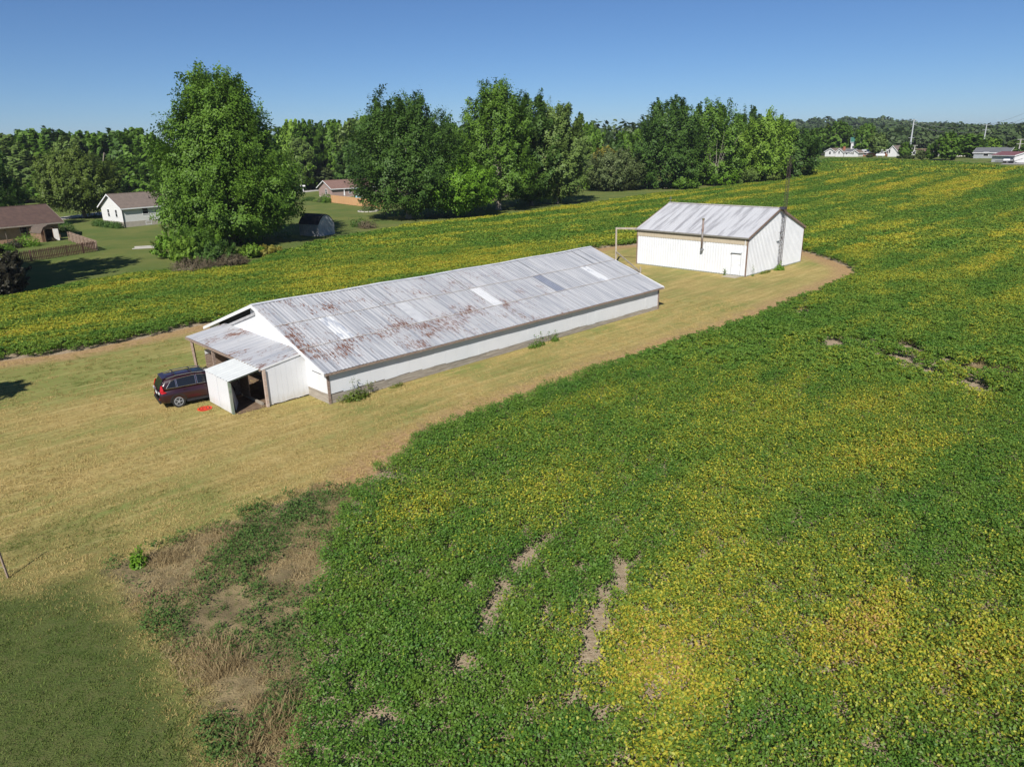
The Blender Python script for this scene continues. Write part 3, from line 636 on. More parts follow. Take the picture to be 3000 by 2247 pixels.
MB().tube([(-.34, 4.9, 5.35), (-.34, 4.9, 5.40)], .15, 14).tube([(-.34, 4.9, 5.405), (-.34, 4.9, 5.48)], .12, 14).build('cap', M('old_brass', (.27, .24, .15), None, 4, .5, .5), pipe)
MB().tube([(-.34, 4.9, 2.2), (-.34, 4.9, 2.45)], .14, 14).tube([(0, 4.9, 2.30), (-.34, 4.9, 2.30)], .10, 12).build('elbow', METAL, pipe)
MB().tube([(-.34, 4.9, 3.0), (-.03, 4.62, 3.1)], .015, 6).build('strap', METAL, pipe)
MB().tube([(-.06, .25, .1), (-.06, .25, MHE-.1)], .035, 8).build('downpipe', MWALL, mbarn)
MB().box(MW/2-.02, MW/2+.02, ML-.02, ML+.02, MHR, MHR+.7).bar((MW/2-.22, ML, MHR+.45), (MW/2+.22, ML, MHR+.45), .02).bar((MW/2-.15, ML, MHR+.3), (MW/2-.15, ML, MHR+.6), .02).bar((MW/2+.15, ML, MHR+.3), (MW/2+.15, ML, MHR+.6), .02).build('ridge_antenna', METAL, mbarn)
MB().box(-1.3, -.06, .35, 1.9, -.03, .035).build('door_slab', M('concrete_slab', (.34, .30, .24), (.40, .36, .28), 3), mbarn)

# lattice tower against the gable
def mb_world(x, y, z=0):
    return np.array([MO[0]+x*BA[0]+y*BB[0], MO[1]+x*BA[1]+y*BB[1], z])
tower = empty('antenna_tower', mb_world(MW/2, -.55), YAW, 'tall slim lattice antenna tower standing against the gable of the metal barn', 'tower')
TM = M('tower_steel', (.07, .06, .06), (.13, .09, .08), 6, .6, .5); TH_ = 10.9
tri = [(-.15, -.12), (.15, -.12), (0, .17)]
for (x, y) in tri: MB().tube([(x, y, 0), (x, y, TH_)], .02, 6).build('leg', TM, tower)
nst = 27
for k in range(nst):
    z0 = .2+k*(TH_-.3)/nst; z1 = z0+(TH_-.3)/nst; mb = MB()
    for i in range(3):
        a_, b_ = tri[i], tri[(i+1) % 3]
        if k % 2: a_, b_ = b_, a_
        mb.bar((*a_, z0), (*b_, z1), .014).bar((*a_, z0), (*b_, z0), .012)
    mb.build('lattice_brace', TM, tower)
MB().tube([(0, 0, TH_-.3), (0, 0, TH_+.5)], .02, 6).build('mast', TM, tower)
mb = MB()
for k, (dx, dy) in enumerate(((.7, .12), (-.7, -.12), (.1, .6), (-.1, -.6))): mb.tube([(0, 0, TH_+.05), (dx, dy, TH_+.28)], .015, 5)
mb.tube([(-.5, .3, TH_+.42), (.5, -.3, TH_+.42)], .012, 5).build('antenna', TM, tower)
MB().bar((-.15, -.12, 3.0), (-.95, -.2, 3.9), .04).bar((-.15, -.12, 3.95), (-.95, -.2, 3.93), .03).box(-1.15, -.6, -.26, -.14, 3.93, 3.97).build('bracket', TM, tower)
MB().bar((-.15, -.12, .75), (-1.0, -.3, .95), .03).bar((-.95, -.3, .94), (-.2, -.15, .1), .015).build('lower_bracket', TM, tower)
MB().box(-.22, .22, -.1, .5, MHR-.12, MHR+.12).build('ridge_clamp', M('dark_clamp', (.05, .05, .07), None, 3), tower)

# timber gantry left of the barn
gb = G(1827, 800); gz = 0
frame = empty('timber_gantry', (0, 0, 0), 0, 'weathered timber post with overhead beam and brace beside the metal barn', 'gantry')
corner = mb_world(-.1, ML+.1, MHE-.02)
pb = mb_world(-.9, ML+2.25, 0)
MB().bar(pb, pb+np.array([-.03, 0, MHE+.05]), .17).build('post', GREYWOOD, frame)
MB().bar(pb+np.array([-.03, 0, MHE-.06]), corner, .10, .20).build('beam', GREYWOOD, frame)
sb = G(1875.9, 800.5)
MB().bar(sb+np.array([0, 0, .12]), pb+np.array([0, 0, 1.25]), .09, .12).build('brace', GREYWOOD, frame)
MB().bar(sb, sb+np.array([-.01, 0, .62]), .15).build('stub_post', GREYWOOD, frame)
MB().bar(pb+np.array([0, 0, .1]), sb+np.array([0, 0, .15]), .08, .10).build('ground_rail', GREYWOOD, frame)

# ================================================================== car
PAINT = NT('maroon_paint'); PAINT.set(.35, .0, .5); PAINT.col((.022, .003, .006)); PAINT.b.inputs['Coat Weight'].default_value = .9; PAINT.b.inputs['Coat Roughness'].default_value = .05; PAINT = PAINT.m
GLASS = NT('dark_glass'); GLASS.set(.06, 0, .6); GLASS.col((.012, .014, .018)); GLASS = GLASS.m
BLACKP = M('black_plastic', (.025, .025, .027), None, 10, .6); RUBBER = M('rubber', (.02, .02, .02), (.035, .033, .03), 9, .85)
SILVER = M('silver_paint', (.48, .49, .50), (.42, .43, .44), 5, .35, .3)
CHROME = M('bright_metal', (.62, .63, .64), (.55, .56, .57), 5, .25, .9); REDL = M('red_lens', (.45, .01, .012), (.38, .01, .01), 8, .2, spec=.6)
def suv(name, label, cat, loc, rz, paint, group=None):
    car = empty(name, loc, rz, label, cat, group)
    st = [(-2.24,.46,.86,.74),(-2.20,.36,.96,.83),(-2.02,.32,1.02,.885),(-1.3,.30,1.06,.905),(0,.27,1.06,.91),(1.0,.27,1.05,.905),(1.55,.29,.99,.89),(2.0,.32,.90,.83),(2.2,.36,.80,.74),(2.27,.45,.68,.62)]
    mb = MB(); n = 12
    for x, zb, zt_, hw in st:
        sec = [(hw-.10, zb), (hw-.02, zb+.06), (hw, zb+.2), (hw+.005, (zb+zt_)/2+.05), (hw-.02, zt_-.06), (hw-.09, zt_)]
        for y, z in sec: mb.v.append((x, y, z))
        for y, z in sec[::-1]: mb.v.append((x, -y, z))
    for i in range(len(st)-1):
        for k in range(n): mb.f.append((i*n+k, i*n+(k+1) % n, (i+1)*n+(k+1) % n, (i+1)*n+k))
    mb.f.append(tuple(range(n))); mb.f.append(tuple(range((len(st)-1)*n, len(st)*n))[::-1])
    body = mb.build('body', paint, car, smooth=True)
    gs = [(-2.20,.98,.98,.82,.80),(-2.02,1.02,1.33,.85,.72),(-1.84,1.05,1.585,.86,.63),(-1.2,1.05,1.655,.87,.65),(-.4,1.05,1.675,.87,.66),(.25,1.05,1.645,.87,.65),(.62,1.05,1.52,.86,.66),(1.25,1.04,1.07,.83,.78)]
    mb = MB(); n = 8
    for x, zb, zt_, hb, ht in gs:
        sec = [(hb, zb), ((hb*.45+ht*.55), zb+(zt_-zb)*.55), (ht, zb+(zt_-zb)*.92), (ht-.13, zt_)]
        for y, z in sec: mb.v.append((x, y, z))
        for y, z in sec[::-1]: mb.v.append((x, -y, z))
    for i in range(len(gs)-1):
        for k in range(n): mb.f.append((i*n+k, i*n+(k+1) % n, (i+1)*n+(k+1) % n, (i+1)*n+k))
    mb.f.append(tuple(range(n))); mb.f.append(tuple(range((len(gs)-1)*n, len(gs)*n))[::-1])
    mb.build('cabin', paint, car, smooth=True)
    def side(x, t, s, o=.012):
        xs = [q[0] for q in gs]; zb = np.interp(x, xs, [q[1] for q in gs]); zt_ = np.interp(x, xs, [q[2] for q in gs]); hb = np.interp(x, xs, [q[3] for q in gs]); ht = np.interp(x, xs, [q[4] for q in gs])
        zz = [zb, zb+(zt_-zb)*.55, zb+(zt_-zb)*.92]; yy = [hb, hb*.45+ht*.55, ht]; z = zb+(zt_-zb)*t
        return (x, s*(np.interp(z, zz, yy)+o), z)
    for s in (1, -1):
        for nm, poly_ in (('quarter_window', [(-1.86,.16),(-1.32,.12),(-1.32,.80),(-1.55,.74)]), ('rear_window', [(-1.26,.12),(-.28,.12),(-.28,.88),(-1.26,.82)]), ('front_window', [(-.20,.12),(.95,.14),(.62,.70),(.35,.84),(-.20,.88)])):
            tr = [(x, t) for x, t in poly_]; wp_ = MB()
            mid = [side(x, t, s) for x, t in tr]; lo = [side(x, min(t, .55), s, .013) for x, t in tr]
            P_ = [side(x, t, s) for x, t in tr]; c = np.mean(P_, 0)
            Ps = []
            for (x, t), (x2, t2) in zip(tr, tr[1:]+tr[:1]):
                Ps.append(side(x, t, s)); Ps.append(side((x+x2)/2, (t+t2)/2, s))
            cx = np.mean([q[0] for q in tr]); ct = np.mean([q[1] for q in tr]); cc = side(cx, ct, s, .02)
            f = [(i, (i+1) % len(Ps), len(Ps)) for i in range(len(Ps))]
            wo = MB().add(Ps+[cc], f if s < 0 else [q[::-1] for q in f]).build(nm, GLASS, car)
            fr_ = MB(); 
            for i in range(len(Ps)): fr_.bar(Ps[i], Ps[(i+1) % len(Ps)], .022, .014)
            fr_.build('window_trim', CHROME if nm != 'none' else BLACKP, wo)
        MB().tube([(-1.75, s*.60, 1.60), (-1.2, s*.62, 1.70), (-.3, s*.63, 1.715), (.35, s*.62, 1.66)], .022, 6).build('roof_rail', CHROME, car)
        for x in (-1.32, 1.32):
            wh = MB().tube([(x, s*.70, .345), (x, s*.90, .345)], .345, 26).build('wheel', RUBBER, car)
            rim = MB()
            rim.tube([(x, s*.895, .345), (x, s*.906, .345)], .225, 24)
            rim.build('rim_back', BLACKP, wh)
            sp = MB()
            for k in range(5):
                for q in (-.16, .16):
                    a_ = 2*math.pi*k/5+q; sp.bar((x+.05*math.cos(a_), s*.912, .345+.05*math.sin(a_)), (x+.225*math.cos(a_), s*.912, .345+.225*math.sin(a_)), .014, .042, up=(0, 1, 0))
            for k in range(20):
                a_, b_ = 2*math.pi*k/20, 2*math.pi*(k+1)/20; sp.bar((x+.225*math.cos(a_), s*.908, .345+.225*math.sin(a_)), (x+.225*math.cos(b_), s*.908, .345+.225*math.sin(b_)), .03, .025, up=(0, 1, 0))
            sp.tube([(x, s*.90, .345), (x, s*.922, .345)], .055, 12); sp.build('rim', SILVER, wh)
            ar = MB()
            for k in range(12):
                a_, b_ = math.pi*(k/12), math.pi*((k+1)/12); ar.bar((x+.41*math.cos(a_), s*.895, .345+.41*math.sin(a_)), (x+.41*math.cos(b_), s*.895, .345+.41*math.sin(b_)), .05, .07, up=(0, 1, 0))
            ar.build('wheel_arch', BLACKP, car)
        MB().box(-.9, .9, min(s*.87, s*.925), max(s*.87, s*.925), .25, .38).build('sill_cladding', BLACKP, car)
        MB().box(.72, .98, min(s*.88, s*1.06), max(s*.88, s*1.06), 1.03, 1.17).build('mirror', paint, car)
        for x in (-1.02, .05): MB().box(x, x+.2, min(s*.905, s*.94), max(s*.905, s*.94), .93, .965).build('door_handle', paint, car)
        tl = MB().prism([(-2.10, s*.86, .88), (-1.86, s*.915, .92), (-2.0, s*.90, 1.05), (-2.03, s*.80, 1.34), (-2.09, s*.76, 1.30), (-2.17, s*.80, 1.02)], (-.03, s*.025, 0)).build('tail_light', REDL, car)
        MB().box(-2.265, -2.21, min(s*.62, s*.80), max(s*.62, s*.80), .87, .97).build('reverse_lens', M('clear_lens', (.7, .7, .7), None, 5, .2), tl)
        MB().box(-2.262, -2.21, min(s*.6, s*.74), max(s*.6, s*.74), .55, .61).build('reflector', REDL, car)
        MB().prism([(2.0, s*.86, .72), (2.2, s*.76, .70), (2.16, s*.75, .84), (1.85, s*.86, .92)], (.02, s*.02, 0)).build('headlight', CHROME, car)
    MB().prism([(-2.175, -.66, 1.07), (-2.175, .66, 1.07), (-1.90, .56, 1.53), (-1.90, -.56, 1.53)], (-.03, 0, .014)).build('rear_glass', GLASS, car)
    MB().prism([(-1.95, -.60, 1.60), (-1.95, .60, 1.60), (-1.70, .56, 1.655), (-1.70, -.56, 1.655)], (0, 0, .02)).build('spoiler', paint, car)
    MB().prism([(1.20, -.68, 1.10), (1.20, .68, 1.10), (.66, .54, 1.52), (.66, -.54, 1.52)], (.025, 0, .03)).build('windscreen', GLASS, car)
    MB().box(-2.285, -2.20, -.78, .78, .34, .50).box(2.2, 2.28, -.6, .6, .38, .52).build('bumper_cladding', BLACKP, car)
    MB().box(-2.275, -2.23, -.55, .55, .93, .965).build('chrome_strip', CHROME, car)
    MB().box(-2.262, -2.22, -.17, .17, .76, .88).build('number_plate', WHITE, car)
    for x in (-1.25, -.35): MB().tube([(x, -.62, 1.73), (x, -.3, 1.765), (x, .3, 1.765), (x, .62, 1.73)], .028, 6).build('roof_bar', BLACKP, car)
    MB().prism([(.25, -.36, 1.655), (.25, .36, 1.655), (-.3, .36, 1.688), (-.3, -.36, 1.688)], (0, 0, .006)).build('sunroof', GLASS, car)
    return car
ha = R(35); wl_ = (-1.32, -.86); cw = G(523.4, 1193.5)
cx = cw[0]-(wl_[0]*math.cos(ha)-wl_[1]*math.sin(ha)); cy = cw[1]-(wl_[0]*math.sin(ha)+wl_[1]*math.cos(ha))
suv('parked_car', 'dark maroon SUV with silver roof rails parked nose in beside the small entry shed', 'car', (cx, cy, 0), ha, PAINT).scale = (.95, 1, 1)
# drone landing pad
lp = G(600, 1198); pad = empty('landing_pad', (lp[0], lp[1], .03), R(30), 'round orange red landing pad with black ring lying on dry grass', 'landing pad')
ORANGE = M('orange_cloth', (.80, .055, .018), (.66, .04, .015), 6, .6)
MB().tube([(0, 0, -.01), (0, 0, .012)], .37, 32).build('disc', ORANGE, pad)
mb = MB()
for k in range(28):
    a_, b_ = 2*math.pi*k/28, 2*math.pi*(k+1)/28; mb.prism([(.24*math.cos(a_), .24*math.sin(a_), .014), (.29*math.cos(a_), .29*math.sin(a_), .014), (.29*math.cos(b_), .29*math.sin(b_), .014), (.24*math.cos(b_), .24*math.sin(b_), .014)], (0, 0, .004))
mb.build('ring', BLACKP, pad)
MB().box(-.12, -.08, -.12, .12, .014, .018).box(.08, .12, -.12, .12, .014, .018).box(-.08, .08, -.02, .02, .014, .018).build('letter_mark', BLACKP, pad)
# leaning wire fence post at the left
fp = G(25, 1693); post = empty('wire_fence_post', (fp[0], fp[1], 0), 0, 'thin rusty fence post with wire standing by the straw patch at the lawn edge', 'post')
MB().bar((0, 0, -.1), (-.12, .02, 1.35), .05).build('stake', OLDWOOD, post)
MB().tube([(-.03, 0, .42), (-2.5, -.6, .36), (-6, -1.5, .42)], .006, 5).build('wire', METAL, post)
# weeds against the barns
def bush_mesh(name, seed, rx, ry, rz_, n, leaf, mat, stems=0, up=.4):
    r = np.random.default_rng(seed); d = rand_dirs(n, r); rad = (1-np.abs(r.standard_normal(n))*.25).clip(.1, 1.1)
    lob = 1+.22*np.sin(3*np.arctan2(d[:, 1], d[:, 0])+seed)*np.cos(2.3*d[:, 2]+seed)+.12*np.sin(7*np.arctan2(d[:, 1], d[:, 0])+5*d[:, 2])
    C = d*(rad*lob)[:, None]*np.array([rx, ry, rz_]); C[:, 2] = np.abs(C[:, 2]+rz_*.35)*1.25*.6+.02
    nr = d+.8*rand_dirs(n, r)+np.array([0, 0, up]); U, V = leaf_axes(n, r, leaf, nrm=nr, asp=.6); v, q = leaves(C, U, V)
    return fast_mesh(name, v, q, mat, r.random(n))
def leaf_mat(name, a, b, c3=None, trans=.3, k3=.9):
    t = NT(name); t.set(.5, 0, .25); lv = t.attr('lv'); nz = t.noise(t.pos(), .5, 3, .6)
    c = t.mix(lv, a, b); c = t.mix(t.ramp(nz, .35, .7, 0, .5), c, tuple(x*1.35 for x in b))
    if c3: c = t.mix(t.ramp(t.math('ADD', lv, t.math('MULTIPLY', t.math('SUBTRACT', nz, .5), 1.2)), k3, k3+.12), c, c3)
    t.col(c); tr = t.n('BsdfTranslucent', {'Color': c}); mx = t.n('MixShader', {0: trans}); t.l(t.b.outputs[0], mx.inputs[1]); t.l(tr.outputs[0], mx.inputs[2]); t.l(mx.outputs[0], t.out.inputs[0]); return t.m
LM = {
 'maple': leaf_mat('maple_leaf', (0.051, 0.120, 0.015), (0.129, 0.229, 0.026)),
 'deep': leaf_mat('deep_green_leaf', (0.035, 0.084, 0.016), (0.083, 0.156, 0.026)),
 'bright': leaf_mat('bright_green_leaf', (0.077, 0.176, 0.012), (0.164, 0.305, 0.024)),
 'olive': leaf_mat('olive_leaf', (0.069, 0.113, 0.015), (0.145, 0.202, 0.029), (0.221, 0.195, 0.032)),
 'pale': leaf_mat('pale_green_leaf', (0.080, 0.134, 0.031), (0.159, 0.232, 0.052)),
 'grey': leaf_mat('grey_green_leaf', (0.069, 0.105, 0.035), (0.138, 0.175, 0.059)),
 'lime': leaf_mat('lime_green_leaf', (0.097, 0.195, 0.020), (0.200, 0.315, 0.038)),
 'spruce': leaf_mat('spruce_needle', (0.024, 0.052, 0.018), (0.055, 0.089, 0.032), trans=.1),
 'bluespruce': leaf_mat('blue_spruce_needle', (0.095, 0.129, 0.079), (0.173, 0.206, 0.127), trans=.1),
 'gold': leaf_mat('golden_leaf', (.15, .16, .03), (.30, .26, .045)),
 'brown': leaf_mat('brown_leaf', (.105, .085, .055), (.175, .140, .085)),
 'purple': leaf_mat('purple_leaf', (.018, .020, .012), (.042, .038, .024), trans=.15),
 'ygreen': leaf_mat('yellow_green_leaf', (.060, .105, .018), (.130, .180, .030)),
 'far': leaf_mat('woodland_leaf', (0.041, 0.077, 0.025), (0.086, 0.125, 0.041), (0.131, 0.150, 0.052)),
}
def lbw(a_, b_): return np.array([LB[0]+a_*BA[0]+b_*BB[0], LB[1]+a_*BA[1]+b_*BB[1]])
def weed_plant(name, label, p, rx, ry, h, n, leaf, mk, seed, stalks=(), rz=YAW):
    e_ = empty(name, (p[0], p[1], float(TH(p[0], p[1]))), rz, label, 'weeds')
    link('foliage', bush_mesh('foliage', seed, rx, ry, h, n, leaf, LM[mk]), e_)
    mb = MB()
    for (x, y, hh) in stalks: mb.tube([(x, y, 0), (x+.05, y, hh*.6), (x+.02, y+.03, hh)], [.012, .01, .005], 5)
    for k in range(5): mb.tube([(0, 0, 0), (random.uniform(-rx, rx)*.6, random.uniform(-ry, ry)*.6, h*.7)], [.012, .005], 5)
    mb.build('stems', M('stem', (.12, .11, .05), None, 6), e_)
    r = np.random.default_rng(seed+50); cs = []
    for (x, y, hh) in stalks:
        k = 26; z = hh*(.35+.65*r.random(k)); cs.append(np.stack([x+.05+.09*r.standard_normal(k), y+.09*r.standard_normal(k), z], 1))
    if cs:
        C = np.concatenate(cs); U, V = leaf_axes(len(C), r, .11, 1.0); v, q = leaves(C, U, V); link('stalk_leaves', fast_mesh('stalk_leaves', v, q, LM[mk], r.random(len(C))), e_)
    return e_
weed_plant('weed_clump', 'sprawling green weed bush at the near corner post of the long barn', lbw(1.35, -.45), .95, .38, .55, 900, .10, 'olive', 3, [(-.1, .1, 1.25), (.2, .05, 1.1), (.9, .15, .9), (1.0, .1, .75)])
weed_plant('weed_clump', 'short green weeds halfway along the skirt of the long barn', lbw(15.6, -.45), .85, .3, .34, 420, .10, 'maple', 4, [(.5, .1, 1.0), (.1, .1, .8), (1.3, .1, .8)])
weed_plant('weed_clump', 'leafy green weed beside the short weeds along the long barn skirt', lbw(17.5, -.4), .35, .25, .42, 220, .10, 'maple', 5, [(.1, .1, .75)])
weed_plant('weed_clump', 'low green weeds against the plank skirt just past the corner bush', lbw(4.2, -.3), .5, .2, .2, 160, .08, 'olive', 6)
q = mb_world(MW/2-.3, -.75); weed_plant('weed_clump', 'green grass and weeds round the foot of the lattice tower', q, .75, .45, .55, 620, .12, 'bright', 7, [(-.2, 0, 1.0), (.4, .1, 1.0)])
q = mb_world(3.2, -.5); weed_plant('weed_clump', 'low weeds along the base of the metal barn gable', q, 1.2, .25, .25, 320, .10, 'olive', 8)
q = mb_world(.9, -.35); weed_plant('weed_clump', 'single stalky weed by the corner of the metal barn', q, .2, .15, .2, 60, .09, 'maple', 9, [(0, 0, 1.1)])
q = mb_world(-.4, 2.1); weed_plant('weed_clump', 'two thin weed stalks beside the metal barn door', q, .15, .15, .15, 40, .08, 'maple', 10, [(0, 0, .7), (.2, .1, .55)])
q = g(300, 1222); weed_plant('weed_clump', 'bright green weed growing at the tip of the weed patch', q, .28, .28, .5, 260, .13, 'bright', 12, [(0, .05, .75)], 0)
for k, (x, y, lab) in enumerate([(210,0,''),]): pass

# ================================================================== trees
BARK = M('bark', (.13, .105, .085), (.22, .19, .16), 3, .9, stretch=(1, 1, .25), bump=.5)
PALEBARK = M('pale_bark', (.40, .36, .30), (.26, .22, .18), 2, .9, stretch=(1, 1, .3), bump=.4)
def crown_mesh(seed, H, Rr, z0, ncl, nlf, leaf, mat, shape='maple', leaders=5, lob=.28, gap=0.):
    r = np.random.default_rng(seed); hc = H-z0
    lth = r.random(16)*2*np.pi; lt = r.random(16); la = r.uniform(-.6, 1, 16)*lob
    def prof(t):
        if shape == 'maple': return np.clip(t/.14, .35, 1)**.5*np.clip(1.01-t, 0, 1)**.29*1.03
        if shape == 'round': return np.sqrt(np.clip(1-(2*t**.9-1)**2, .02, 1))
        if shape == 'cone': return np.clip(1-t, .02, 1)**.85
        if shape == 'oval': return np.sqrt(np.clip(1-(2*t**.8-1)**2, .03, 1))**.85
    t = r.random(ncl*6); pr = prof(t); k = r.random(len(t)) < pr/1.1; t = t[k][:ncl]; n = len(t)
    an = r.random(n)*2*np.pi; lobe = np.ones(n)
    for i in range(16):
        da = np.angle(np.exp(1j*(an-lth[i]))); lobe += la[i]*np.exp(-(da/.55)**2-((t-lt[i])/.16)**2)
    rho = np.where(r.random(n) < .30, np.sqrt(r.random(n))*.8, 1-np.abs(r.standard_normal(n))*.14).clip(.05, 1.05)
    if gap: rho *= 1-.25*(np.sin(an*4+t*9+seed) > .75)
    rad = prof(t)*lobe*rho*Rr
    C = np.stack([rad*np.cos(an), rad*np.sin(an), z0+t*hc+.05*hc*(lobe-1)*2], 1)
    out = np.stack([np.cos(an), np.sin(an), np.zeros(n)], 1)
    if shape == 'cone': D_ = out*.95+np.array([0, 0, -.15]); ln = Rr*.30; sp = Rr*.06
    else: D_ = out*(.75*(1-t)[:, None]+.15)+np.array([0, 0, 1.])*(.25+.75*t)[:, None]; ln = Rr*.29; sp = Rr*.050
    if leaders:
        lx = []; 
        for i in range(leaders):
            a_ = i/leaders*2*np.pi+r.random(); q = Rr*r.uniform(.15, .5); hh = H*r.uniform(.96, 1.09); m_ = max(5, int(ncl*.035))
            tt = r.random(m_)**.8; lx.append(np.stack([np.cos(a_)*q*(1.15-.25*tt)+.05*Rr*r.standard_normal(m_)*(1.2-tt), np.sin(a_)*q*(1.15-.25*tt)+.05*Rr*r.standard_normal(m_)*(1.2-tt), z0+hc*.62+(hh-z0-hc*.62)*tt], 1))
        lx = np.concatenate(lx); C = np.concatenate([C, lx]); D_ = np.concatenate([D_, np.tile([[0, 0, 1.]], (len(lx), 1))+.35*rand_dirs(len(lx), r)]); out = np.concatenate([out, rand_dirs(len(lx), r)])
    D_ = D_+.45*rand_dirs(len(D_), r); D_ /= np.linalg.norm(D_, axis=1)[:, None]
    n = len(C); per = max(6, int(nlf*1.35)//n); leaf = leaf*1.08; kk = np.repeat(np.arange(n), per); N_ = len(kk)
    s = r.random(N_)*1.5-.5; cs_ = (.65+.7*r.random(n))[kk]
    L_ = C[kk]+D_[kk]*(s*ln*cs_)[:, None]+r.standard_normal((N_, 3))*(sp*cs_*(1.15-.65*s))[:, None]
    nr = .55*out[kk]+.45*D_[kk]+np.array([0, 0, .5])+.75*rand_dirs(n, r)[kk]+.55*rand_dirs(N_, r); U, V = leaf_axes(N_, r, leaf, nrm=nr, asp=.62)
    top = np.quantile(L_[:, 2], .9985); L_[:, 2] = z0+(L_[:, 2]-z0)*np.where(L_[:, 2] > z0, (H-z0)/(top-z0), 1); rq = np.quantile(np.hypot(L_[:, 0], L_[:, 1]), .985); L_[:, :2] *= Rr/rq; C = C*np.array([Rr/rq, Rr/rq, 1]); C[:, 2] = z0+(C[:, 2]-z0)*(H-z0)/(top-z0)
    L_[:, 2] = np.maximum(L_[:, 2], .02*H)
    v, q = leaves(L_, U, V); lv = np.clip(.35*r.random(N_)+.45*r.random(n)[kk]+.2*np.clip(s, 0, 1), 0, 1)
    return fast_mesh('crown', v, q, mat, lv), C
def trunk_mesh(seed, H, Rr, z0, tr, C, mat, limbs=9, lean=0):
    r = np.random.default_rng(seed+5); mb = MB(); top = np.array([lean, 0, z0+(H-z0)*.62])
    mid = np.array([lean*.4+.15*r.standard_normal(), .15*r.standard_normal(), z0*.8+.6])
    mb.tube([(0, 0, -.3), (0, 0, .35), mid, (mid+top)/2+.2*r.standard_normal(3), top], [tr*1.7, tr*1.1, tr*.85, tr*.5, tr*.12], 9)
    for i in range(limbs):
        c = C[r.integers(0, len(C))]; f = r.random()*.7; st = mid*(1-f)+top*f
        if c[2] < st[2]: st = mid
        m2 = st*.5+c*.5+np.array([0, 0, -.06*np.linalg.norm(c-st)]); mb.tube([st, m2, c], [tr*.42, tr*.26, tr*.07], 6)
    return mb.mesh('trunk', mat)
def tree(name, label, p, H, Rr, z0, mk, seed, ncl=260, nlf=24000, leaf=.30, shape='maple', leaders=5, tr=None, group=None, bark=None, cat='tree', limbs=9, lob=.28, sx=1., gap=0.):
    e_ = empty(name, (p[0], p[1], float(TH(p[0], p[1]))), 0, label, cat, group); e_.scale = (sx, 1, 1)
    me, C = crown_mesh(seed, H, Rr, z0, ncl, nlf, leaf, LM[mk], shape, leaders, lob, gap)
    link('crown', me, e_); link('trunk', trunk_mesh(seed, H, Rr, z0, tr or H*.018, C, bark or BARK, limbs), e_); return e_
def vspan(p, ytop):                                        # height of a thing standing at p that reaches view pixel row ytop
    px = 1500+F*((np.array([p[0], p[1], 0])-CPOS)@CRT)/((np.array([p[0], p[1], 0])-CPOS)@FW)
    d = ray(px, ytop*DS); n = np.array([p[0], p[1], 0])/dist(p); t = (dist(p))/(d@n); return HC+d[2]*t-float(TH(p[0], p[1]))
def at(x, y, dz=0): return g(x, y, dz)
def wpx(p, half): return half*DS*dist(p)/F*1.03
def T(name, label, bx, by, ytop, half, z0, mk, seed, **kw):
    p = at(bx, by); H = vspan(p, ytop); return tree(name, label, p, H, wpx(p, half), z0*H, mk, seed, **kw)
T('maple_tree', 'huge feathery green maple standing alone at the near edge of the yards', 507, 524, 154, 138, .05, 'maple', 101, ncl=820, nlf=125000, leaf=.32, leaders=8, tr=.55, lob=.25)
T('maple_tree', 'tall dark broad tree with thick forked trunk nearest the tan board fence', 883, 472, 199, 114, .07, 'deep', 102, ncl=480, nlf=62000, leaf=.37, leaders=6, tr=.5, shape='oval', bark=PALEBARK)
T('small_tree', 'small bright green rounded tree between the two tall maples', 990, 469, 340, 82, .12, 'bright', 103, ncl=260, nlf=26000, leaf=.36, leaders=3, shape='round', tr=.25)
T('maple_tree', 'tallest tree of the row with pale limbs showing through its crown', 1077, 453, 176, 90, .09, 'maple', 104, ncl=380, nlf=46000, leaf=.39, leaders=6, tr=.55, bark=PALEBARK, limbs=26, gap=1)
T('maple_tree', 'dark tree crowded behind the pale limbed tree', 1148, 444, 202, 72, .06, 'deep', 105, ncl=260, nlf=24000, leaf=.44, leaders=5, shape='oval')
T('maple_tree', 'pale grey green full tree at the right end of the row', 1203, 441, 222, 70, .05, 'pale', 106, ncl=300, nlf=30000, leaf=.44, leaders=3, shape='oval')
T('willow_bush', 'grey green drooping bushy tree standing on the mown strip', 1328, 412, 322, 62, .05, 'grey', 107, ncl=240, nlf=20000, leaf=.42, leaders=0, shape='round', sx=1.05)
T('maple_tree', 'dark rounded tree at the left end of the clump beyond the metal barn', 1438, 407, 211, 78, .03, 'deep', 108, ncl=340, nlf=32000, leaf=.52, leaders=3, shape='oval')
T('maple_tree', 'mixed green tree with bare dead limbs in the clump beyond the metal barn', 1532, 398, 217, 76, .03, 'maple', 109, ncl=280, nlf=24000, leaf=.52, leaders=4, shape='oval', limbs=12)
T('maple_tree', 'light lime green rounded tree in the clump beyond the metal barn', 1640, 390, 242, 76, .02, 'lime', 110, ncl=320, nlf=30000, leaf=.54, leaders=2, shape='oval')
T('maple_tree', 'dark olive tree at the right end of the clump beside the open field', 1712, 384, 276, 48, .02, 'deep', 111, ncl=220, nlf=18000, leaf=.52, leaders=1, shape='oval')
T('maple_tree', 'dark treetop rising behind the lime green tree', 1606, 372, 230, 36, .15, 'deep', 112, ncl=160, nlf=9000, leaf=.62, leaders=2, shape='oval')
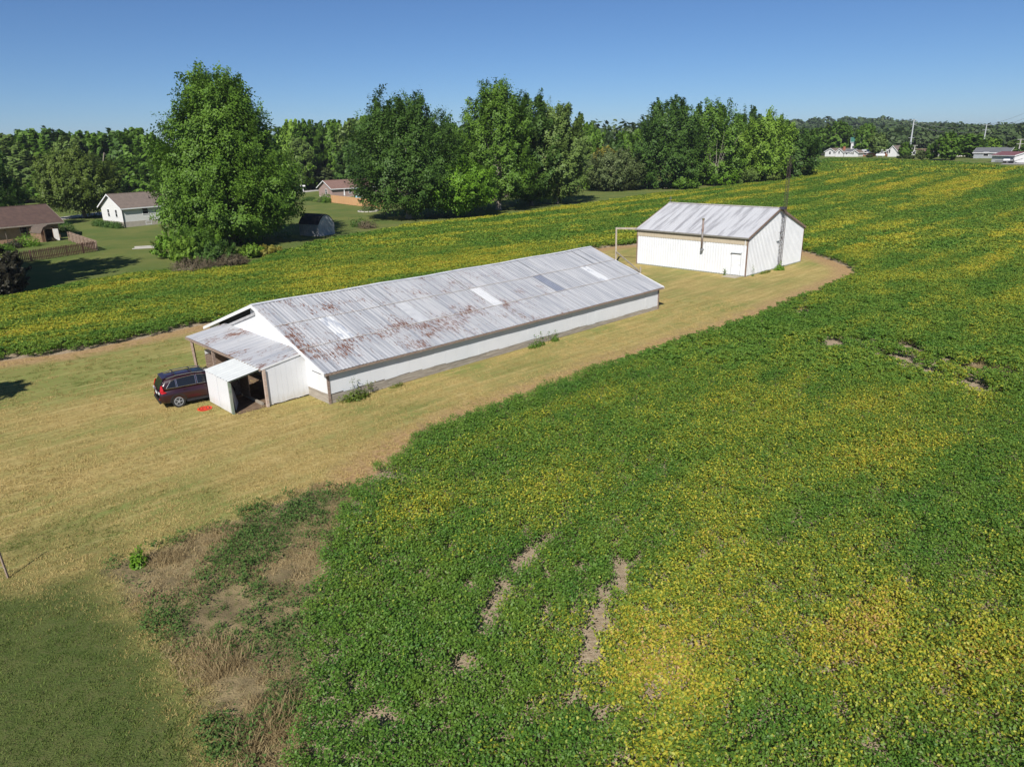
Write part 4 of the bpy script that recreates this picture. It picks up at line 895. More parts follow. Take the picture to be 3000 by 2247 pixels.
# dead limbs standing in the clump
p = at(1545, 400); dl = empty('dead_tree', (p[0]-1, p[1]-2.5, float(TH(p[0]-1, p[1]-2.5))), 0, 'bare pale dead limbs fanning out in front of the mixed green tree', 'tree')
mb = MB(); r_ = np.random.default_rng(5)
for k in range(13):
    a_ = (k/12-.45)*1.1; L_ = r_.uniform(9, 15); mb.tube([(0, 0, 0), (a_*1.6, -.3, 4.2), (a_*L_*.45, r_.uniform(-1, 1), L_*.62), (a_*L_*.85+r_.normal()*.4, r_.uniform(-2, 1), L_)], [.12, .09, .06, .02], 6)
mb.build('trunk', M('dead_wood', (.30, .27, .23), (.22, .20, .17), 2, .9), dl)
# undergrowth along the foot of the clump
for k, (x, y, hw, yt, mk, lab) in enumerate([(1275,408,26,372,'lime','light green shrub at the end of the mown strip'),(1480,408,30,378,'maple','leafy shrub under the dark rounded tree'),(1560,400,34,362,'bright','bright green shrub under the dead limbs'),(1610,396,26,360,'pale','pale shrub under the lime green tree'),(1665,392,24,368,'olive','olive shrub at the field edge below the clump')]):
    p = at(x, y); H = vspan(p, yt); tree('shrub', lab, p, H, wpx(p, hw), .02*H, mk, 130+k, ncl=90, nlf=5000, leaf=.40, leaders=0, shape='round', tr=.1, cat='shrub', limbs=3)
# left: maple on the lawn by the white cottage, edge shrubs
T('maple_tree', 'round olive green maple on the lawn left of the white cottage', 184, 471, 324, 74, .13, 'ygreen', 113, ncl=420, nlf=52000, leaf=.38, leaders=3, shape='round', tr=.38)
T('maple_tree', 'shaded dark tree rising beside the brick house gable', -14, 500, 300, 56, .10, 'deep', 114, ncl=200, nlf=16000, leaf=.4, leaders=3, shape='oval')
T('purple_plum', 'dark reddish brown leafy tree in front of the picket fence', 14, 645, 528, 44, .06, 'purple', 115, ncl=170, nlf=15000, leaf=.2, leaders=0, shape='round', cat='tree', lob=.5)
T('shrub', 'dark green shrub at the foot of the reddish tree', -6, 640, 575, 26, .02, 'deep', 116, ncl=70, nlf=5000, leaf=.18, leaders=0, shape='round', cat='shrub')
# trees standing just left of the view: only their shadows reach the picture
for k, (x, y, H, Rr) in enumerate([(-34.2, 26.0, 12, 4.0), (-57, 67.5, 22, 8), (-66, 70, 18, 7), (-53.0, 66.5, 12, 4.2)]):
    tree('maple_tree', ['tree standing left of the mown lawn', 'tree standing left of the drainage ditch', 'taller tree beside the ditch tree', 'short tree beside the reddish plum'][k], (x, y), H, Rr, .12*H, 'deep', 140+k, ncl=240, nlf=11000, leaf=.66, leaders=2, shape='oval')
# bushes under the huge maple
BL = [(375,556,36,498,'bright','bright green shrub at the left foot of the huge maple'),(430,560,48,482,'maple','leafy shrub thicket in front of the huge maple trunk'),(405,574,34,512,'lime','yellow green leafy shrub in front of the huge maple'),(470,572,44,520,'deep','dark shrub leaning out of the thicket towards the soybeans'),(420,590,50,556,'brown','dead brown weeds at the foot of the thicket'),(505,574,30,548,'brown','brown brush at the right end of the thicket'),(575,552,34,530,'gold','golden flowering weeds right of the thicket'),(545,556,26,528,'lime','light green weeds right of the thicket')]
for k, (x, y, hw, yt, mk, lab) in enumerate(BL):
    p = at(x, y); H = vspan(p, yt); br = mk == 'brown'; tree('shrub', lab, p, H, wpx(p, hw), .02*H, mk, 160+k, ncl=260 if br else 130, nlf=9000, leaf=.10 if br else .17, leaders=0, shape='round', tr=.06, cat='shrub', limbs=4, lob=.4)
# wood behind the yards: a few crowns shared between many trees
def proto(mk, seed, shape, leaders, nlf=12000, z0=.10, leaf=.055, Rr=.34, ncl=190):
    me, C = crown_mesh(seed, 1., Rr, z0, ncl, nlf, leaf, LM[mk], shape, leaders, .35); return me, trunk_mesh(seed, 1., Rr, z0, .012, C, BARK, 0)
PR = {'deep1': proto('maple', 201, 'oval', 4), 'deep2': proto('deep', 202, 'maple', 5), 'maple1': proto('maple', 203, 'oval', 4), 'pale1': proto('pale', 204, 'oval', 3), 'olive1': proto('olive', 205, 'round', 3), 'spruce': proto('spruce', 206, 'cone', 0, 11000, .03, .05, .22), 'blue': proto('bluespruce', 207, 'cone', 0, 8000, .02, .06, .34), 'gold1': proto('gold', 208, 'round', 0), 'grey1': proto('grey', 209, 'round', 0), 'lime1': proto('lime', 210, 'oval', 2)}
def PT(name, label, bx, by, ytop, half, kind, rz=0, group=None, depth=None, cat='tree', key=.34):
    p = at(bx, by)
    if depth: p = p*(depth/dist(p)); 
    H = vspan(p, ytop); Rr = wpx(p, half); e_ = empty(name, (p[0], p[1], float(TH(p[0], p[1]))), rz, label, cat, group)
    kx = Rr/({'spruce': .22, 'blue': .34}.get(kind, .34)); e_.scale = (kx, kx, H)
    link('crown', PR[kind][0], e_); link('trunk', PR[kind][1], e_); return e_
GRP = 'trees of the wood behind the houses'
LEFTW = [(8,430,330,36,'deep1'),(52,430,292,44,'pale1'),(95,428,282,42,'maple1'),(140,425,279,46,'deep2'),(175,430,296,40,'pale1'),(205,425,286,42,'deep1'),(240,425,290,40,'maple1'),(275,425,284,44,'deep2'),(312,424,280,44,'deep1'),(345,424,290,38,'maple1'),(60,436,350,40,'pale1'),(120,438,370,40,'deep1'),(290,428,340,40,'deep1'),(335,428,350,34,'maple1'),(30,440,400,32,'deep2'),(250,430,350,34,'pale1')]
for k, (x, y, yt, hw, kd) in enumerate(LEFTW):
    PT('woodland_tree', {'deep1': 'rounded fresh green tree in the wood behind the white cottage', 'deep2': 'dark pointed tree in the wood behind the white cottage', 'maple1': 'mid green tree in the wood behind the white cottage', 'pale1': 'pale grey green tree in the wood behind the brick house'}[kd], x, y, yt, hw, kd, k*1.7, GRP)
MIDW = [(640,408,262,34,'lime1'),(672,408,262,36,'deep1'),(700,405,268,32,'deep2'),(735,405,262,34,'maple1'),(770,405,258,36,'pale1'),(800,402,254,36,'deep1'),(655,412,300,30,'pale1'),(760,410,310,30,'deep2'),(840,402,270,40,'deep1'),(930,402,262,40,'deep1'),(975,402,268,36,'maple1'),(1010,402,270,36,'deep2'),(1040,402,300,36,'deep1')]
for k, (x, y, yt, hw, kd) in enumerate(MIDW):
    PT('woodland_tree', {'deep1': 'rounded fresh green tree in the wood behind the mauve brown house', 'deep2': 'dark pointed tree in the wood behind the mauve brown house', 'maple1': 'mid green tree in the wood behind the mauve brown house', 'pale1': 'pale grey green tree in the wood behind the mauve brown house', 'lime1': 'lime green tree in the wood right of the huge maple'}[kd], x, y, yt, hw, kd, k*1.3, GRP)
for k, (x, y, yt, hw) in enumerate([(683,405,302,22), (718,405,300,24), (700,406,318,20)]): PT('spruce_tree', 'dark drooping spruce in the wood behind the mauve brown house', x, y, yt, hw, 'spruce', k, 'dark spruces behind the mauve brown house')
PT('spruce_tree', 'small blue grey spruce above the mauve brown house roof', 737, 408, 352, 17, 'blue')
PT('bare_shrub', 'twiggy grey green shrub tree left of the blue grey spruce', 692, 409, 362, 40, 'grey1')
GAPW = [(1268,398,268,26,'maple1'),(1290,398,282,24,'deep1'),(1345,396,286,30,'maple1'),(1375,396,282,26,'deep1'),(1255,400,300,30,'pale1'),(1395,398,300,24,'pale1'),(1330,398,300,24,'deep2'),(1210,398,262,30,'deep2')]
for k, (x, y, yt, hw, kd) in enumerate(GAPW):
    PT('woodland_tree', {'deep1': 'rounded fresh green tree behind the grey green bushy tree', 'deep2': 'dark pointed tree behind the grey green bushy tree', 'maple1': 'mid green tree behind the grey green bushy tree', 'pale1': 'pale tree behind the grey green bushy tree'}[kd], x, y, yt, hw, kd, k*2.1, 'trees behind the mown strip')
PT('spruce_tree', 'narrow dark spruce in the gap between the tree row and the clump', 1313, 398, 274, 16, 'spruce')
PT('small_tree', 'golden yellow tree in the gap behind the grey green bushy tree', 1302, 404, 318, 26, 'gold1')
PT('shrub', 'brownish shrub beside the golden tree', 1270, 406, 372, 18, 'grey1', cat='shrub')
# far right: trees round the distant houses, then the woodland as one mass
FR = [(1760,336,278,26,'maple1','mid green tree left of the distant white cottages'),(1783,335,272,22,'olive1','olive tree left of the distant white cottages'),(1806,336,264,26,'deep1','big green tree behind the distant white cottages'),(1864,336,268,20,'maple1','tall green tree behind the green roofed house'),(1880,336,285,14,'olive1','olive tree right of the green roofed house'),(1893,338,288,16,'pale1','slim tree in front of the distant red brick building'),(1909,336,306,12,'deep2','dark tree left of the distant white gabled house'),(1954,343,308,12,'deep1','green tree in front of the distant white gabled house'),(1989,346,325,9,'grey1','round grey green bush beside the bushy green tree'),(2010,346,311,11,'deep1','bushy green tree right of the distant white gabled house'),(2042,347,287,20,'maple1','tall green tree in front of the distant pink house'),(2088,341,291,30,'deep1','broad green tree left of the distant grey ranch house'),(2135,338,298,19,'lime1','yellow green tree behind the distant grey ranch house'),(2192,341,304,22,'pale1','pale tree behind the distant white garage'),(2215,345,315,16,'deep2','dark tree right of the distant white garage'),(1738,352,290,16,'olive1','olive tree behind the dark end of the clump'),(1690,360,262,24,'deep1','treetop behind the lime green tree at the clump end')]
for k, (x, y, yt, hw, kd, lab) in enumerate(FR): PT('maple_tree', lab, x, y, yt, hw, kd, k*1.9)
for k, (x, y, hw, yt, lab) in enumerate([(1878,341,7,334,'low bush in front of the distant red brick building'),(1942,344,5,337,'low bush left of the distant dark slim tree'),(1958,345,6,335,'low bush by the distant gabled house'),(2057,346,6,335,'low bush by the distant pink house'),(1829,337,9,330,'low hedge in front of the distant white cottages'),(1968,345,6,336,'small bush beside the distant round bush')]):
    PT('shrub', lab, x, y, yt, hw, 'grey1', k, cat='shrub')
def woodland(name, label, spots, mat):
    r = np.random.default_rng(77); vs = []; lvs = []
    for (x, y, z, H, Rr) in spots:
        n = 300; d = rand_dirs(n, r); d[:, 2] = np.abs(d[:, 2]); lobe = 1+.3*np.sin(3*np.arctan2(d[:, 1], d[:, 0])+x)*np.sin(4*d[:, 2]+y)
        C = np.array([x, y, z+H*.30])+d*lobe[:, None]*np.array([Rr, Rr, H*.72]); C += r.standard_normal((n, 3))*Rr*.07
        low = r.random(n) < .25; C[low, 2] = z+r.random(low.sum())*H*.5
        U, V = leaf_axes(n, r, Rr*.44, nrm=d+.8*rand_dirs(n, r)+np.array([0, 0, .5]), asp=.7)
        v, q = leaves(C, U, V); vs.append(v); lvs.append(np.clip(.3*r.random(n)+.7*r.random(), 0, 1))
    v = np.concatenate(vs); return tag(link(name, fast_mesh(name, v, np.arange(len(v)).reshape(-1, 4), mat, np.concatenate(lvs))), label, 'woodland', kind='stuff')
sp = []
rw = np.random.default_rng(9)
def fill(n, d0, d1, x0, x1, h0, h1):
    """woodland spots between two distances, spread over the bearings of view pixels x0..x1"""
    for k in range(n):
        xx = x0+(x1-x0)*(k+rw.random())/n; dd = d0+(d1-d0)*rw.random(); d = ray(xx*DS, 300*DS); d = d[:2]/np.linalg.norm(d[:2])
        sp.append((d[0]*dd, d[1]*dd, float(TH(d[0]*dd, d[1]*dd))+max(0, (dd-500)*.012), rw.uniform(h0, h1), rw.uniform(5, 7.5)))
fill(150, 520, 640, 1640, 2330, 9, 12.5); fill(110, 660, 780, 1600, 2330, 9, 12.5); fill(60, 450, 520, 1700, 1930, 8, 11)
fill(60, 340, 430, 560, 1420, 16, 20); fill(50, 330, 420, -120, 400, 11, 15)
woodland('far_woodland', 'distant woodland closing the view behind the houses and fields', sp, LM['far'])
# low wooded hill
hp = ray(1790*DS, 280*DS); hp = hp[:2]/np.linalg.norm(hp[:2])*1150; n_ = 40
hv = []; hf = []
for j in range(13):
    for i in range(n_):
        rr = j/12*230; a_ = 2*math.pi*i/n_; hv.append((hp[0]+1.25*rr*math.cos(a_), hp[1]+.8*rr*math.sin(a_), 4+26*math.cos(math.pi/2*j/12)**1.4-(2 if j == 12 else 0)))
for j in range(12):
    for i in range(n_): hf.append((j*n_+i, j*n_+(i+1) % n_, (j+1)*n_+(i+1) % n_, (j+1)*n_+i))
tag(MB().add(hv, hf).build('hill', M('hill_ground', (.05, .08, .03), None, .05)), kind='structure')
sp = []
for k in range(210):
    a_ = rw.random()*6.28; rr = 225*math.sqrt(rw.random()); sp.append((hp[0]+1.25*rr*math.cos(a_), hp[1]+.8*rr*math.sin(a_), 2+26*math.cos(math.pi/2*rr/230)**1.4, rw.uniform(9, 12), rw.uniform(8, 11)))
woodland('hill_woodland', 'trees covering the low hill on the horizon', sp, LM['far'])

# ================================================================== houses
ASPH = M('asphalt_road', (.30, .29, .27), (.26, .25, .24), 2, .9); CONC = M('concrete_drive', (.45, .43, .39), (.40, .38, .34), 2, .9)
def road(name, pts, wdt, mat, z=.03):
    pts = [np.array([p[0], p[1]], float) for p in pts]; mb = MB(); L = []
    for i, p in enumerate(pts):
        d = pts[min(i+1, len(pts)-1)]-pts[max(i-1, 0)]; d /= np.linalg.norm(d); nrm = np.array([-d[1], d[0]])*wdt/2
        for q in (p+nrm, p-nrm): mb.v.append((q[0], q[1], float(TH(q[0], q[1]))+z))
    for i in range(len(pts)-1): mb.f.append((2*i, 2*i+1, 2*i+3, 2*i+2))
    return tag(mb.build(name, mat), kind='structure')
road('road', [(-230, 60), (-150, 112), G(180, 641), G(310, 624), (-85, 185), G(870, 564), G(925, 558), (-48, 262), (-20, 300), (40, 380), (120, 520)], 6.5, CONC)
def house(name, label, p, rz, L, W, he, hr, wall, roofm, wins=(), base=None, ov=.45, doors=(), trim=None, cat='house', z=None, group=None, rows=0):
    """gable house: local x along the eave (length L), y depth W; (wall, u, z, w, h) windows; walls f=front(-y) l=left gable r=right gable"""
    h = empty(name, (p[0], p[1], float(TH(p[0], p[1])) if z is None else z), rz, label, cat, group); trim = trim or WHITE
    sl_ = (hr-he)/(W/2); b0 = base[0] if base else 0
    MB().box(0, L, 0, .15, b0, he).box(0, L, W-.15, W, b0, he).build('wall', wall, h)
    for x in (0, L-.15): MB().prism([(x, .15, b0), (x, W-.15, b0), (x, W-.15, he+.15*sl_), (x, W/2, hr-.02), (x, .15, he+.15*sl_)], (.15, 0, 0)).build('gable_wall', wall, h)
    if base: MB().box(-.04, L+.04, -.04, W+.04, -.3, b0+.002).build('foundation', base[1], h)
    ro = MB()
    for s_ in (-1, 1):
        y0 = -ov if s_ < 0 else W+ov
        ro.prism([(-ov, y0, he-ov*sl_+.02), (L+ov, y0, he-ov*sl_+.02), (L+ov, W/2, hr+.02), (-ov, W/2, hr+.02)], (0, 0, .14))
    ro = ro.build('roof', roofm, h)
    MB().box(-ov, L+ov, W/2-.12, W/2+.12, hr+.12, hr+.19).build('ridge', roofm, ro)
    for x in (-ov-.03, L+ov):
        for y0 in (-ov, W+ov): MB().prism([(x, y0, he-ov*sl_-.06), (x, W/2, hr-.06), (x, W/2, hr+.17), (x, y0, he-ov*sl_+.17)], (.03, 0, 0)).build('rake_board', trim, ro)
    MB().box(-ov, L+ov, -ov-.03, -ov, he-ov*sl_-.08, he-ov*sl_+.12).build('fascia', trim, ro)
    for (wl__, u, zz, ww, hh) in wins:
        if wl__ == 'f': a = MB().box(u, u+ww, -.012, .02, zz, zz+hh); fr_ = MB().box(u-.09, u, -.05, .01, zz-.09, zz+hh+.09).box(u+ww, u+ww+.09, -.05, .01, zz-.09, zz+hh+.09).box(u, u+ww, -.05, .01, zz+hh, zz+hh+.09).box(u, u+ww, -.06, .01, zz-.09, zz).box(u, u+ww, -.03, .01, zz+hh/2-.02, zz+hh/2+.02)
        else:
            x = 0 if wl__ == 'l' else L; s_ = -1 if wl__ == 'l' else 1; bx = lambda a_, b_, y0, y1, z0, z1: (min(x+s_*a_, x+s_*b_), max(x+s_*a_, x+s_*b_), y0, y1, z0, z1)
            a = MB().box(*bx(-.02, .012, u, u+ww, zz, zz+hh)); fr_ = MB().box(*bx(-.01, .05, u-.09, u, zz-.09, zz+hh+.09)).box(*bx(-.01, .05, u+ww, u+ww+.09, zz-.09, zz+hh+.09)).box(*bx(-.01, .05, u, u+ww, zz+hh, zz+hh+.09)).box(*bx(-.01, .06, u, u+ww, zz-.09, zz)).box(*bx(-.01, .03, u, u+ww, zz+hh/2-.02, zz+hh/2+.02))
        wo = a.build('window', GLASS, h); fr_.build('frame', trim, wo)
    for (u, ww, hh, dm) in doors:
        do = MB().box(u, u+ww, -.03, .02, b0+.05, b0+.05+hh).build('door', dm, h); MB().box(u+.08, u+.14, -.08, -.03, b0+1.0, b0+1.1).build('handle', METAL, do)
    return h
BRICK = M('tan_brick', (.42, .27, .18), (.36, .23, .155), 1.5, .9, bump=.1); ROOFB = M('brown_shingles', (.115, .072, .058), (.085, .055, .046), 1.6, .9, bump=.3); ROOFG = M('grey_brown_shingles', (.19, .15, .125), (.15, .12, .10), 1.6, .9, bump=.3)
ROOFT = M('tan_brown_shingles', (.22, .135, .11), (.18, .11, .09), 1.6, .9); SIDEW = M('pale_siding', (.66, .66, .64), (.60, .60, .58), 2, .7, stretch=(.2, .2, 6)); FOUND = M('foundation_block', (.42, .38, .32), (.36, .33, .28), 2, .9)
MAUVE = M('mauve_siding', (.33, .24, .215), (.29, .21, .19), 2, .8, stretch=(.2, .2, 6)); DOORD = M('dark_door', (.06, .045, .035), None, 2); GREYS = M('grey_siding', (.30, .32, .34), (.26, .28, .30), 2, .8)
def heading(A, B): return math.atan2(B[1]-A[1], B[0]-A[0])
# white cottage (left): near corner and the line of its long side
A = G(366.8, 667); B = G(484, 655.5); hA = heading(A, B)
wc = house('white_cottage', 'white cottage with grey brown roof and clipped hedge behind the big maple', A, hA, 17, 8.2, 3.45, 5.6, SIDEW, ROOFG, [('f', 3.6, 2.1, 1.0, 1.1), ('f', 7.0, 2.45, .65, .8), ('f', 10.2, 2.1, 1.0, 1.1), ('f', 3.9, .25, .95, .45), ('f', 8.4, .25, .95, .45), ('f', 11.8, .25, .95, .45), ('l', 2.0, 1.75, .75, 1.25), ('l', 5.0, 1.75, .75, 1.25)], (.95, FOUND))
MB().box(6.9, 7.7, -1.3, -.55, .0, .75).build('air_conditioner', METAL, wc)
MB().tube([(6.2, 2.0, 4.4), (6.2, 2.0, 5.1)], .09, 8).build('roof_vent', DOORD, wc)
MB().box(10.4, 11.1, 3.7, 4.4, 5.3, 6.3).build('chimney', M('dark_brick', (.16, .09, .07), None, 4), wc)
MB().bar((-.06, -.08, .0), (-.06, -.08, 3.2), .10).build('downpipe', DARK, wc)
# clipped hedge along its gable
hd = np.array([math.cos(hA), math.sin(hA)]); hn = np.array([-hd[1], hd[0]])
hm = bush_mesh('foliage', 31, .85, .85, 1.15, 1100, .17, LM['deep'], up=.2)
for k in range(8):
    q = np.array(A[:2])-hd*(1.3)+hn*(-.6+k*1.25); e_ = empty('hedge_shrub', (q[0], q[1], 0), k*1.3, 'clipped round dark green shrub in the hedge along the white cottage gable', 'shrub', 'hedge of the white cottage')
    link('foliage', hm, e_); MB().tube([(0, 0, -.1), (0, 0, .5)], .05, 6).build('trunk', BARK, e_)
# brick ranch house
A = G(178, 697); bh = heading(G(20, 714), G(178, 697)); c = np.array(A[:2])-np.array([math.cos(bh), math.sin(bh)])*22
rh = house('brick_house', 'tan brick ranch house with dark brown roof behind the picket fence', c, bh, 22, 8.5, 2.75, 5.0, BRICK, ROOFB, [('f', 11.5, 1.0, 1.3, 1.2), ('f', 16.4, 1.3, .9, .9)], None, .7, [(8.2, 1.0, 2.05, DOORD)], M('tan_fascia', (.40, .34, .28), None, 3))
for k, (u, v) in enumerate(((9.2, 3.0), (14.6, 3.3), (10.2, 2.2))): MB().box(u, u+.45, v, v+.4, 3.9+.1*k, 4.55).build('roof_vent', M('pale_vent', (.5, .47, .45), None, 3), rh)
MB().tube([(14.2, -.4, 0), (14.2, -.4, 2.6)], .04, 6).build('downpipe', BARK, rh)
# garden shed with open doors
S = G(171, 704.5); sh_ = heading(G(152, 708), G(199, 702)); gs_ = empty('garden_shed', (S[0]-1.2*math.cos(sh_), S[1]-1.2*math.sin(sh_), 0), sh_, 'small brown gambrel roofed garden shed with its doors wide open', 'shed')
WOODS = M('brown_shed_wood', (.24, .15, .095), (.19, .12, .08), 3, .85, stretch=(4, 4, .5))
gam = [(-1.25, 0), (1.25, 0), (1.35, 1.3), (.85, 2.1), (0, 2.45), (-.85, 2.1), (-1.35, 1.3)]
fr_ = MB()
fr_.prism([(x, 0, z) for x, z in [(-1.25, 0), (-.62, 0), (-.62, 1.85), (.62, 1.85), (.62, 0), (1.25, 0), (1.3, 1.3), (.82, 2.05), (0, 2.4), (-.82, 2.05), (-1.3, 1.3)]], (0, .08, 0)).build('front_wall', WOODS, gs_)
MB().box(-1.28, -1.2, .08, 2.6, 0, 1.3).box(1.2, 1.28, .08, 2.6, 0, 1.3).box(-1.25, 1.25, 2.55, 2.62, 0, 2.0).build('wall', WOODS, gs_)
ro = MB()
for (x0, z0), (x1, z1) in zip(gam[2:], gam[3:]): ro.prism([(x0, -.12, z0+.03), (x1, -.12, z1+.03), (x1, 2.7, z1+.03), (x0, 2.7, z0+.03)], (0, 0, .06))
ro.build('roof', M('shed_shingles', (.13, .10, .08), (.10, .08, .065), 3, .9), gs_)
MB().bar((-.64, -.02, .95), (-1.15, -.62, .95), .04, 1.75).build('door', WOODS, gs_); MB().bar((.64, -.02, .95), (1.05, -.70, .95), .04, 1.75).build('door', M('pale_door_back', (.50, .48, .46), None, 3), gs_)
MB().box(-1.1, 1.1, .3, 2.4, .02, .06).build('floor', DARK, gs_)
# picket fence
PICK = M('brown_picket', (.155, .082, .06), (.21, .12, .09), 5, .85, obj_var=.3); PICK2 = M('grey_brown_picket', (.26, .18, .135), (.33, .25, .19), 5, .85, obj_var=.3)
pk = MB().prism([(-.075, 0, .06), (.075, 0, .06), (.075, 0, 1.36), (0, 0, 1.47), (-.075, 0, 1.36)], (0, .022, 0)).mesh('picket', PICK); pk2 = pk.copy(); pk2.materials[0] = PICK2
def picket_fence(label, A, B, pm, mat, step=.235):
    A = np.array(A[:2]); B = np.array(B[:2]); L = np.hypot(*(B-A)); f_ = empty('picket_fence', (A[0], A[1], 0), heading(A, B), label, 'fence')
    for k in range(int(L/step)): link('picket', pm, f_, (k*step+.08, -.03, random.uniform(-.03, .02)), (0, random.uniform(-.02, .02), 0))
    for z in (.35, 1.1): MB().box(0, L, .0, .05, z, z+.09).build('rail', mat, f_)
    for k in range(int(L/2.4)+1): MB().box(k*2.4, k*2.4+.1, .055, .155, 0, 1.42).build('post', mat, f_)
fc = G(284.5, 737); fl = G(40, 775); picket_fence('dark brown picket fence along the ditch side of the brick house yard', fl, fc, pk, PICK)
fb = G(205, 706.5); picket_fence('weathered picket fence running back from the corner to the garden shed', np.array(fc)+np.array([0, .25, 0]), fb, pk2, PICK2)
# yard bushes and furniture of the brick house
for k, (x, y, r_, h_, mk, lab) in enumerate([(49,731-5,1.55,1.45,'purple','round dark purple bush in the brick house yard'),(85,722,1.8,2.3,'bright','tall round green bush in the brick house yard'),(8,735,1.6,1.1,'maple','low spreading bush in the brick house yard'),(193,680,1.7,2.2,'deep','dark shrub between the garden shed and the maple lawn'),(150,707,.6,.7,'brown','little reddish bush in front of the garden shed')]):
    p = G(x, y); e_ = empty('yard_bush', (p[0], p[1], 0), k, lab, 'bush'); link('foliage', bush_mesh('foliage', 40+k, r_, r_, h_*.8, 1700, .17, LM[mk], up=.2), e_); MB().tube([(0, 0, -.1), (0, 0, h_*.5)], .06, 6).build('trunk', BARK, e_)
def bench(label, p, rz, sc=1.):
    b = empty('patio_table', (p[0], p[1], 0), rz, label, 'table'); MB().box(-1.0, 1.0, -.4, .4, .70, .75).build('top', WHITE, b)
    for x in (-.9, .9):
        for y in (-.3, .3): MB().box(x-.04, x+.04, y-.04, y+.04, 0, .70).build('leg', WHITE, b)
    for y in (-.75, .75): MB().box(-1, 1, y-.13, y+.13, .42, .46).build('seat', WHITE, b)
    return b
bench('white patio table between the round bushes and the brick house', G(36, 698), bh); bench('white patio table beside the tall green bush', G(118, 699), bh)
wb = empty('storage_cabinet', G(136, 692), bh, 'white storage cabinet standing beside the garden shed', 'cabinet'); MB().box(-.45, .45, -.3, .3, 0, 1.3).build('body', WHITE, wb); MB().prism([(-.5, -.35, 1.305), (.5, -.35, 1.305), (.5, .35, 1.42), (-.5, .35, 1.42)], (0, 0, .04)).build('lid', WHITE, wb)
# stone culvert in the lawn
cv = empty('culvert', G(425, 728), R(20), 'pale concrete culvert slab lying in the ditch', 'slab'); MB().prism([(-1.6, -.3, .02), (1.6, -.5, .02), (1.8, .4, .04), (-1.0, .6, .04)], (0, 0, .1)).build('slab', CONC, cv); MB().box(-1.4, 1.3, .75, .95, .0, .25).build('kerb', CONC, cv)
# black roofed gambrel shed
S = c2(530, 985); L_ = c2(385, 980); R_ = c2(745, 952); ha_ = heading(S, R_)
bs = empty('gambrel_shed', (S[0], S[1], 0), ha_, 'weathered grey gambrel shed with black roof in the shade of the huge maple', 'shed')
WG = M('weathered_white_wood', (.42, .42, .42), (.28, .28, .28), 3, .9, stretch=(3, 3, .6)); Wd = float(np.hypot(*(R_-S)[:2])); hW = Wd/2; dL = 4.2
gm_ = [(0, 1.75), (Wd*.12, 2.35), (Wd*.30, 2.95), (hW, 3.2), (Wd*.70, 2.95), (Wd*.88, 2.35), (Wd, 1.75)]
MB().prism([(0, 0, 0), (Wd, 0, 0)]+[(x, 0, z) for x, z in gm_[::-1]], (0, .1, 0)).build('front_wall', WG, bs); MB().prism([(0, dL-.1, 0), (Wd, dL-.1, 0)]+[(x, dL-.1, z) for x, z in gm_[::-1]], (0, .1, 0)).build('back_wall', WG, bs)
MB().box(0, .1, .1, dL-.1, 0, 1.75).box(Wd-.1, Wd, .1, dL-.1, 0, 1.75).build('wall', WG, bs)
ro = MB()
for (x0, z0), (x1, z1) in zip(gm_, gm_[1:]): ro.prism([(x0, -.1, z0+.01), (x1, -.1, z1+.01), (x1, dL+.1, z1+.01), (x0, dL+.1, z0+.01)], (0, 0, .07))
ro.build('roof', M('black_shingles', (.022, .024, .03), (.03, .03, .035), 3, .9), bs)
# brown (mauve) house with its tan fence
A = c2(712, 470); A2 = c2(482, 466); hB = heading(A2, A)-math.pi/2+.12
q = c2(712, 462); hx = heading(q, c2(1180, 432))
mh = house('mauve_house', 'mauve brown house with tan brown roof behind the tan board fence', q, hx, 17, 8.5, 2.45, 4.3, MAUVE, ROOFT, [('f', 5.0, .9, .5, 1.2), ('l', 3.2, .9, 1.0, 1.2)], (.2, FOUND), .5, [(7.6, .95, 2.0, WHITE)])
for u in (5.0, 12.2): MB().box(u, u+.3, 2.4, 2.7, 3.5, 4.1).build('roof_vent', DOORD, mh)
TAN = M('tan_fence_board', (.58, .34, .17), (.50, .28, .13), 3, .85, stretch=(3, 3, .4), obj_var=.12)
fA = c2(690, 527); fB = c2(1400, 617); Lf = float(np.hypot(*(fB-fA)[:2])); tf = empty('board_fence', (fA[0], fA[1], 0), heading(fA, fB), 'tan vertical board fence in front of the mauve house', 'fence')
npn = 13; pw = Lf/npn; pm = MB(); nb = 11
for k in range(nb): pm.box(k*pw/nb+.006, (k+1)*pw/nb-.006, 0, .025, .06, 1.85+.015*(k % 2))
pm = pm.mesh('panel', TAN)
for k in range(npn): link('panel', pm, tf, (k*pw, 0, 0)); MB().box(k*pw-.05, k*pw+.05, .03, .13, 0, 1.9).build('post', TAN, tf)
pg = empty('pergola', c2(1140, 478), hx, 'pale blue and white pergola on the patio of the mauve house', 'pergola'); BLUEP = M('pale_blue_paint', (.30, .55, .62), (.36, .60, .66), 3)
for x in (-1.3, 1.3):
    for y in (-1.1, 1.1): MB().box(x-.08, x+.08, y-.08, y+.08, 0, 2.5).build('post', WHITE, pg)
for k in range(7): MB().box(-1.6+k*.5, -1.5+k*.5, -1.5, 1.5, 2.64, 2.8).build('rafter', BLUEP, pg)
for y in (-1.1, 1.1): MB().box(-1.6, 1.6, y-.06, y+.06, 2.5, 2.63).build('beam', WHITE, pg)
MB().box(-1.3, 1.3, -1.13, -1.07, .9, 1.0).build('railing', WHITE, pg)
